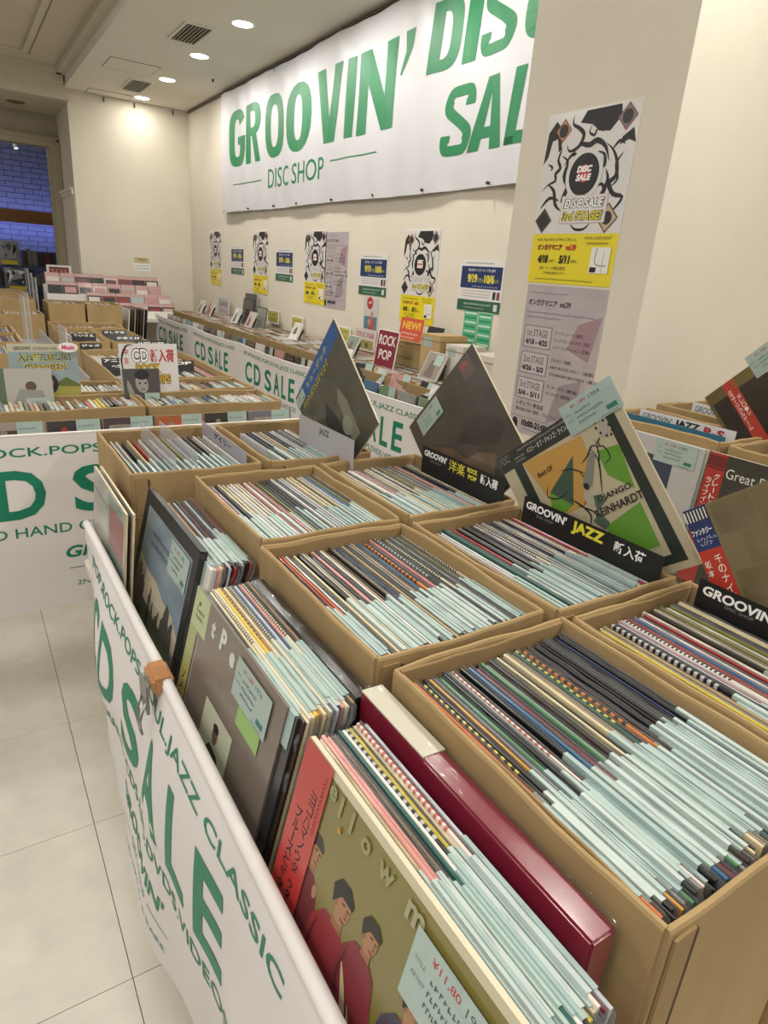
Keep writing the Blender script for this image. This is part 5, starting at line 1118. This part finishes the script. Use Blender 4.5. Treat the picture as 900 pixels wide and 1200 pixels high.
# ================================================================== POSTERS
PW, PH = .315, .460
def poster_art(pw=PW, ph=PH):
    s = pw/.34; t_ = ph/.475; a = Art(); K = M_INK
    X = lambda x: x*pw; Yp = lambda y: y*ph
    pt = lambda L: [(X(x), Yp(y)) for x, y in L]
    a.rect(0, 0, pw, ph, mat('poster_paper', '#d6d3cf', .35, coat=.3)); a.rect(0, 0, pw, Yp(.305), mat('poster_yellow', '#e2cf1e', .4, coat=.3))
    # profile faces with heavy hair shapes, linked by scrolling vines around a disc
    for pl in ([(.0, .72), (.02, .90), (.10, .96), (.17, .92), (.20, .80), (.17, .78), (.14, .86), (.08, .85), (.05, .76)], [(.38, .93), (.44, .99), (.80, .99), (.82, .93), (.72, .86), (.60, .87), (.52, .91)], [(1.0, .78), (.96, .86), (.86, .82), (.84, .78), (.93, .80)]): a.poly(pt(pl), K)
    for L_, wd in (([(.13, .86), (.20, .80), (.18, .74), (.22, .69), (.17, .66), (.18, .62), (.10, .60), (.02, .56)], .009), ([(.06, .72), (.12, .70), (.10, .68)], .006), ([(.30, .98), (.30, .93), (.38, .90), (.44, .86), (.40, .80), (.30, .78), (.26, .82)], .010),
                   ([(.52, .91), (.50, .87), (.56, .85), (.58, .88), (.66, .86)], .006), ([(.70, .80), (.78, .76), (.84, .70), (.86, .62), (.80, .58), (.86, .52), (.96, .50), (.90, .44), (.84, .42)], .011), ([(.90, .74), (.84, .68), (.88, .60), (.82, .56)], .007),
                   ([(.22, .76), (.30, .72), (.28, .64), (.34, .58), (.30, .50), (.38, .46), (.34, .40)], .013), ([(.34, .76), (.42, .81), (.52, .80), (.60, .82), (.70, .78), (.76, .70)], .013), ([(.26, .70), (.34, .76), (.40, .74), (.36, .70)], .009),
                   ([(.62, .76), (.70, .74), (.72, .68), (.66, .68), (.66, .72)], .009), ([(.74, .66), (.78, .60), (.74, .52), (.68, .48), (.72, .44)], .012), ([(.30, .46), (.38, .50), (.46, .46), (.42, .42)], .009), ([(.66, .56), (.72, .58), (.76, .54), (.72, .50)], .008),
                   ([(.10, .60), (.18, .56), (.22, .48), (.30, .44)], .010), ([(.04, .46), (.14, .52), (.26, .50)], .008), ([(.44, .36), (.50, .33), (.60, .33), (.66, .36)], .006), ([(.78, .76), (.84, .80), (.90, .78)], .007), ([(.58, .40), (.66, .44), (.74, .42)], .009)):
        a.stroke(pt(L_), wd*s*1.25, K)
    for x, y, r, c1_, c2_ in ((.20, .90, .08, '#b78a58', '#7d4038'), (.88, .92, .085, '#77777a', '#8c3c44'), (.10, .385, .09, '#3a3234', '#5c4648'), (.84, .39, .10, '#b9a98c', '#7a4a40')):
        a.poly([(X(x-r*1.15), Yp(y)), (X(x), Yp(y-r*.85)), (X(x+r*1.15), Yp(y)), (X(x), Yp(y+r*.85))], c2_); a.poly([(X(x-r), Yp(y)), (X(x), Yp(y-r*.72)), (X(x+r), Yp(y)), (X(x), Yp(y+r*.72))], c1_); a.disc(X(x), Yp(y), .03*s*.6, '#2b2729')
    a.disc(X(.51), Yp(.64), .070*s, '#d6d3cf'); a.disc(X(.51), Yp(.64), .057*s, K); a.disc(X(.51), Yp(.645), .024*s, '#b83c4a')
    a.text('DISC', X(.51), Yp(.652), .018*t_, '#efecea', wd=.058*s, bold=.06, shear=.2, anchor='c'); a.text('SALE', X(.51), Yp(.605), .018*t_, '#efecea', wd=.058*s, bold=.06, shear=.2, anchor='c')
    a.rect(X(.30), Yp(.365), X(.52), Yp(.16), '#cfb8b2'); a.rect(X(.31), Yp(.37), X(.50), Yp(.15), '#d5d2d0')
    for tx, y, c in (('DISC SALE', .45, '#ece9e6'), ('3rd STAGE!', .378, '#d8c838')):
        a.text(tx, X(.56), Yp(y), .028*t_, K, wd=.158*s, bold=.09, shear=.2, anchor='c'); a.text(tx, X(.56), Yp(y+.003), .025*t_, c, wd=.150*s, bold=.03, shear=.2, anchor='c')
    a.text('VINYL RECORDS COMPACT DISC etc...', X(.06), Yp(.262), .0075*t_, '#5a5428', wd=.17*s); a.text('MUSIC SALE EVENT', X(.64), Yp(.270), .0075*t_, '#5a5428', wd=.10*s); a.text('"ONGAKUMANIA"', X(.66), Yp(.24), .007*t_, '#5a5428', wd=.085*s)
    a.text('オンガクマニア', X(.08), Yp(.205), .018*t_, '#8c1f2a', wd=.105*s, bold=.05); a.text('vol.39', X(.43), Yp(.205), .017*t_, '#c2382c', wd=.042*s, bold=.05)
    a.text('4/18', X(.10), Yp(.125), .024*t_, K, wd=.045*s, bold=.05, shear=.1); a.text('SAT -', X(.25), Yp(.13), .009*t_, K, wd=.03*s); a.text('5/11', X(.37), Yp(.125), .024*t_, K, wd=.045*s, bold=.05, shear=.1); a.text('MON', X(.52), Yp(.13), .009*t_, K, wd=.022*s)
    a.text('会場：ジュンク堂書店 盛岡店', X(.14), Yp(.085), .010*t_, K, wd=.11*s); a.text('3F MARUZENギャラリー', X(.20), Yp(.055), .010*t_, K, wd=.095*s); a.scrib(X(.1), Yp(.02), X(.7), .005*t_, '#4a4520', random.Random(2))
    a.rect(X(.74), Yp(.075), X(.21), Yp(.15), '#e4e1d8'); a.stroke(pt([(.80, .22), (.80, .13), (.92, .12)]), .003, '#77756c', taper=False); a.stroke(pt([(.88, .08), (.88, .2)]), .002, '#a09e95', taper=False); a.rect(X(.75), Yp(.08), X(.07), Yp(.03), K)
    return a
def grey_art(pw=PW, ph=.49):
    a = Art(); K = '#2a2728'; X = lambda x: x*pw; Yp = lambda y: y*ph; rr = random.Random(6)
    a.rect(0, 0, pw, ph, mat('grey_poster', '#b3a9ab', .4, noise=.10, nscale=14, coat=.2))
    a.poly([(X(.72), Yp(.78)), (X(.98), Yp(.84)), (X(.9), Yp(.56)), (X(.62), Yp(.62))], '#9d8288'); a.poly([(X(.6), Yp(.38)), (X(.86), Yp(.44)), (X(.86), Yp(.2)), (X(.5), Yp(.12))], '#968b8d')
    a.scrib(X(.05), Yp(.945), X(.5), .006, '#6d6668', rr); a.text('オンガクマニア', X(.04), Yp(.87), .020, K, wd=X(.38), bold=.04); a.text('vol.39', X(.45), Yp(.87), .018, K, wd=X(.14), bold=.04)
    a.scrib(X(.04), Yp(.82), X(.85), .006, '#55505a', rr); a.scrib(X(.04), Yp(.79), X(.45), .006, '#55505a', rr)
    yy = .60
    for st, d, rows in (('1st STAGE', '4/18 - 4/25', ('ボーグレコード（高松）', 'ディスコローカルデポ（埼玉）', 'レコードステーション（広島）')), ('2nd STAGE', '4/26 - 5/3', ('グレモリ（京都）', 'ART ROCK NO.1（京都）', 'YOUNGER RECORDS（東京）')), ('3rd STAGE', '5/4 - 5/11', ('モンキーハード（鹿児島）', 'サンライズ（鹿児島）'))):
        a.rect(X(.04), Yp(yy-.005), X(.37), Yp(.145), '#5c5658'); a.rect(X(.048), Yp(yy-.001), X(.354), Yp(.137), '#bdb3b5')
        a.text(st, X(.08), Yp(yy+.07), .022, '#35312f', wd=X(.28)); a.text(d, X(.07), Yp(yy+.015), .018, K, wd=X(.30), bold=.05)
        for q, r_ in enumerate(rows): a.text(r_, X(.45), Yp(yy+.10-.045*q), .0115, K, wd=X(.032*len(r_)))
        yy -= .175
    a.text('レギュラー参加店', X(.07), Yp(.195), .016, '#35312f', wd=X(.38)); a.text('蔵の商店 STUFF（盛岡）・グルーヴィン（札幌）', X(.07), Yp(.155), .012, K, wd=X(.68))
    a.rect(X(.03), Yp(.115), X(.9), .001, '#5c5658'); a.disc(X(.08), Yp(.06), .014, K, ry=.02); a.text('10:00-21:00', X(.18), Yp(.055), .022, K, wd=X(.36), bold=.05); a.scrib(X(.2), Yp(.03), X(.3), .005, '#55505a', rr)
    return a
def wallposter(name, label, x, yl, zb, w_, h, artf, group=None, mirror=None, tilt=0):
    o = frame_thing(name, label, 'poster', (x, yl, zb), (0, -1, tilt), (0, 0, 1), group)
    box('sheet', (0, w_, 0, h, -.0006, .0002), M_WHITE, o)
    if isinstance(artf, bpy.types.Object): c = artf.copy(); COL.objects.link(c); c.parent = o; return o, c
    return o, artf().build('print', o, eps=.00004, base=.0003)
o, _ = wallposter('poster', 'big black-and-white DISC SALE poster with yellow foot on the pillar', 1.6085, 1.672, 1.407, .340, .478, lambda: poster_art(.340, .478))
o, _ = wallposter('poster', 'grey poster listing three stages below the big pillar poster', 1.6085, 1.665, .912, .335, .488, lambda: grey_art(.335, .488))
tp = mat('clear_tape', '#d9d3c2', .3)
for (nm, yl, zb) in (('farthest', 6.37, 1.19), ('second farthest', 5.285, 1.178), ('third farthest, next to its grey sheet,', 4.325, 1.17), ('nearest', 3.10, 1.16)):
    p = wallposter('poster', 'yellow-footed DISC SALE poster on the banner wall, the %s one' % nm.replace(', next to its grey sheet,', ''), 2.058, yl, zb, PW, .465, poster_art if nm == 'farthest' else psrc, 'yellow-footed posters under the banner')
    if nm == 'farthest': psrc = p[1]
wallposter('poster', 'grey stage-list sheet beside the third yellow-footed poster on the wall', 2.058, 4.02, 1.165, .30, .455, lambda: grey_art(.30, .455))
def notice(w_=.31, h=.225):
    a = Art(); a.rect(0, 0, w_, h, '#d9d6d4'); a.rect(.01, .45*h, w_-.02, .43*h, '#20305e'); a.rect(0, 0, w_, .22*h, '#2f5c48'); rr = random.Random(3)
    a.text('第30回オンガクマニア秋 盛岡', .06, .78*h, .055*h, '#e4e2e0', wd=.19); a.text('9/19', .06, .56*h, .17*h, '#dccf3c', wd=.07, bold=.05); a.text('(土)-', .135, .57*h, .10*h, '#dccf3c', wd=.04); a.text('10/6', .18, .56*h, .17*h, '#dccf3c', wd=.07, bold=.05); a.text('(火)', .255, .57*h, .08*h, '#dccf3c', wd=.025)
    a.scrib(.04, .93*h, .2, .006, '#44464c', rr); a.scrib(.1, .48*h, .18, .006, '#c8cce0', rr)
    for k in range(3): a.scrib(.03, (.39-.055*k)*h, .2, .005, '#8a3c44' if k == 1 else '#55565a', rr)
    a.rect(.25, .26*h, .02, .15*h, '#333'+'333'); a.rect(.278, .26*h, .02, .15*h, '#84404a'); a.scrib(.05, .12*h, .19, .010, '#c9dccf', rr); a.scrib(.05, .05*h, .15, .006, '#c9dccf', rr); a.rect(.265, .04*h, .025, .13*h, '#c9cfc8')
    return a
nsrc = None
for nm, yl, zb in (('farthest', 5.80, 1.305), ('second farthest', 4.825, 1.293), ('second nearest', 3.565, 1.273), ('nearest', 2.60, 1.262)):
    p = wallposter('notice', 'blue, white and green date notice on the banner wall, the %s one' % nm, 2.058, yl, zb, .31, .225, nsrc or notice, 'blue and green notices under the banner'); nsrc = nsrc or p[1]
def promo():
    a = Art(); w_, h = .165, .235; a.rect(0, 0, w_, h, '#c5c2bf'); a.rect(.01, .0, w_-.02, .55*h, '#4f7f8c'); a.disc(.42*w_, .87*h, .035, '#b3333a'); a.text('人気', .42*w_-.018, .85*h, .016, '#eee3dc', wd=.036, bold=.03)
    a.poly([(.3*w_, .02*h), (.35*w_, .4*h), (.55*w_, .62*h), (.75*w_, .5*h), (.85*w_, .02*h)], '#a85c64'); a.disc(.6*w_, .60*h, .018, '#b98f78'); a.disc(.42*w_, .42*h, .016, '#b98f78'); a.poly([(.2*w_, .1*h), (.5*w_, .3*h), (.8*w_, .12*h)], '#8c3c4c'); return a
wallposter('poster', 'small blue and pink promotional poster with a red disc above the ROCK POP sign', 2.058, 3.49, 1.025, .165, .235, promo)
def flyer():
    a = Art(); w_, h = .098, .16; a.rect(0, 0, w_, h, '#4fae80'); rr = random.Random(9)
    for k in range(7): a.rect(.008, h*(.86-.13*k), w_-.016, h*.055, '#2c8a5c' if k % 2 else '#c2dccd')
    a.scrib(.012, h*.93, .07, .006, '#1f6a48', rr); return a
wallposter('flyer', 'left of two small green flyers under the nearest notice', 2.058, 2.535, 1.11, .098, .16, flyer); wallposter('flyer', 'right of two small green flyers, beside the pillar', 2.058, 2.43, 1.10, .098, .165, flyer)
o = frame_thing('notice', 'small white notice with blue lettering on the far wall', 'poster', (1.49, 6.958, 1.255), (1, 0, 0), (0, 0, 1)); box('sheet', (0, .16, 0, .13, -.0006, .0002), M_WHITE, o)
a = Art(); a.rect(.005, .07, .15, .055, '#c2b48c'); a.text('ご案内', .02, .085, .03, '#7c5a3c', wd=.1, bold=.02); a.scrib(.015, .04, .13, .014, '#3c55a0', random.Random(1)); a.scrib(.015, .015, .13, .014, '#3c55a0', random.Random(2)); a.build('print', o)
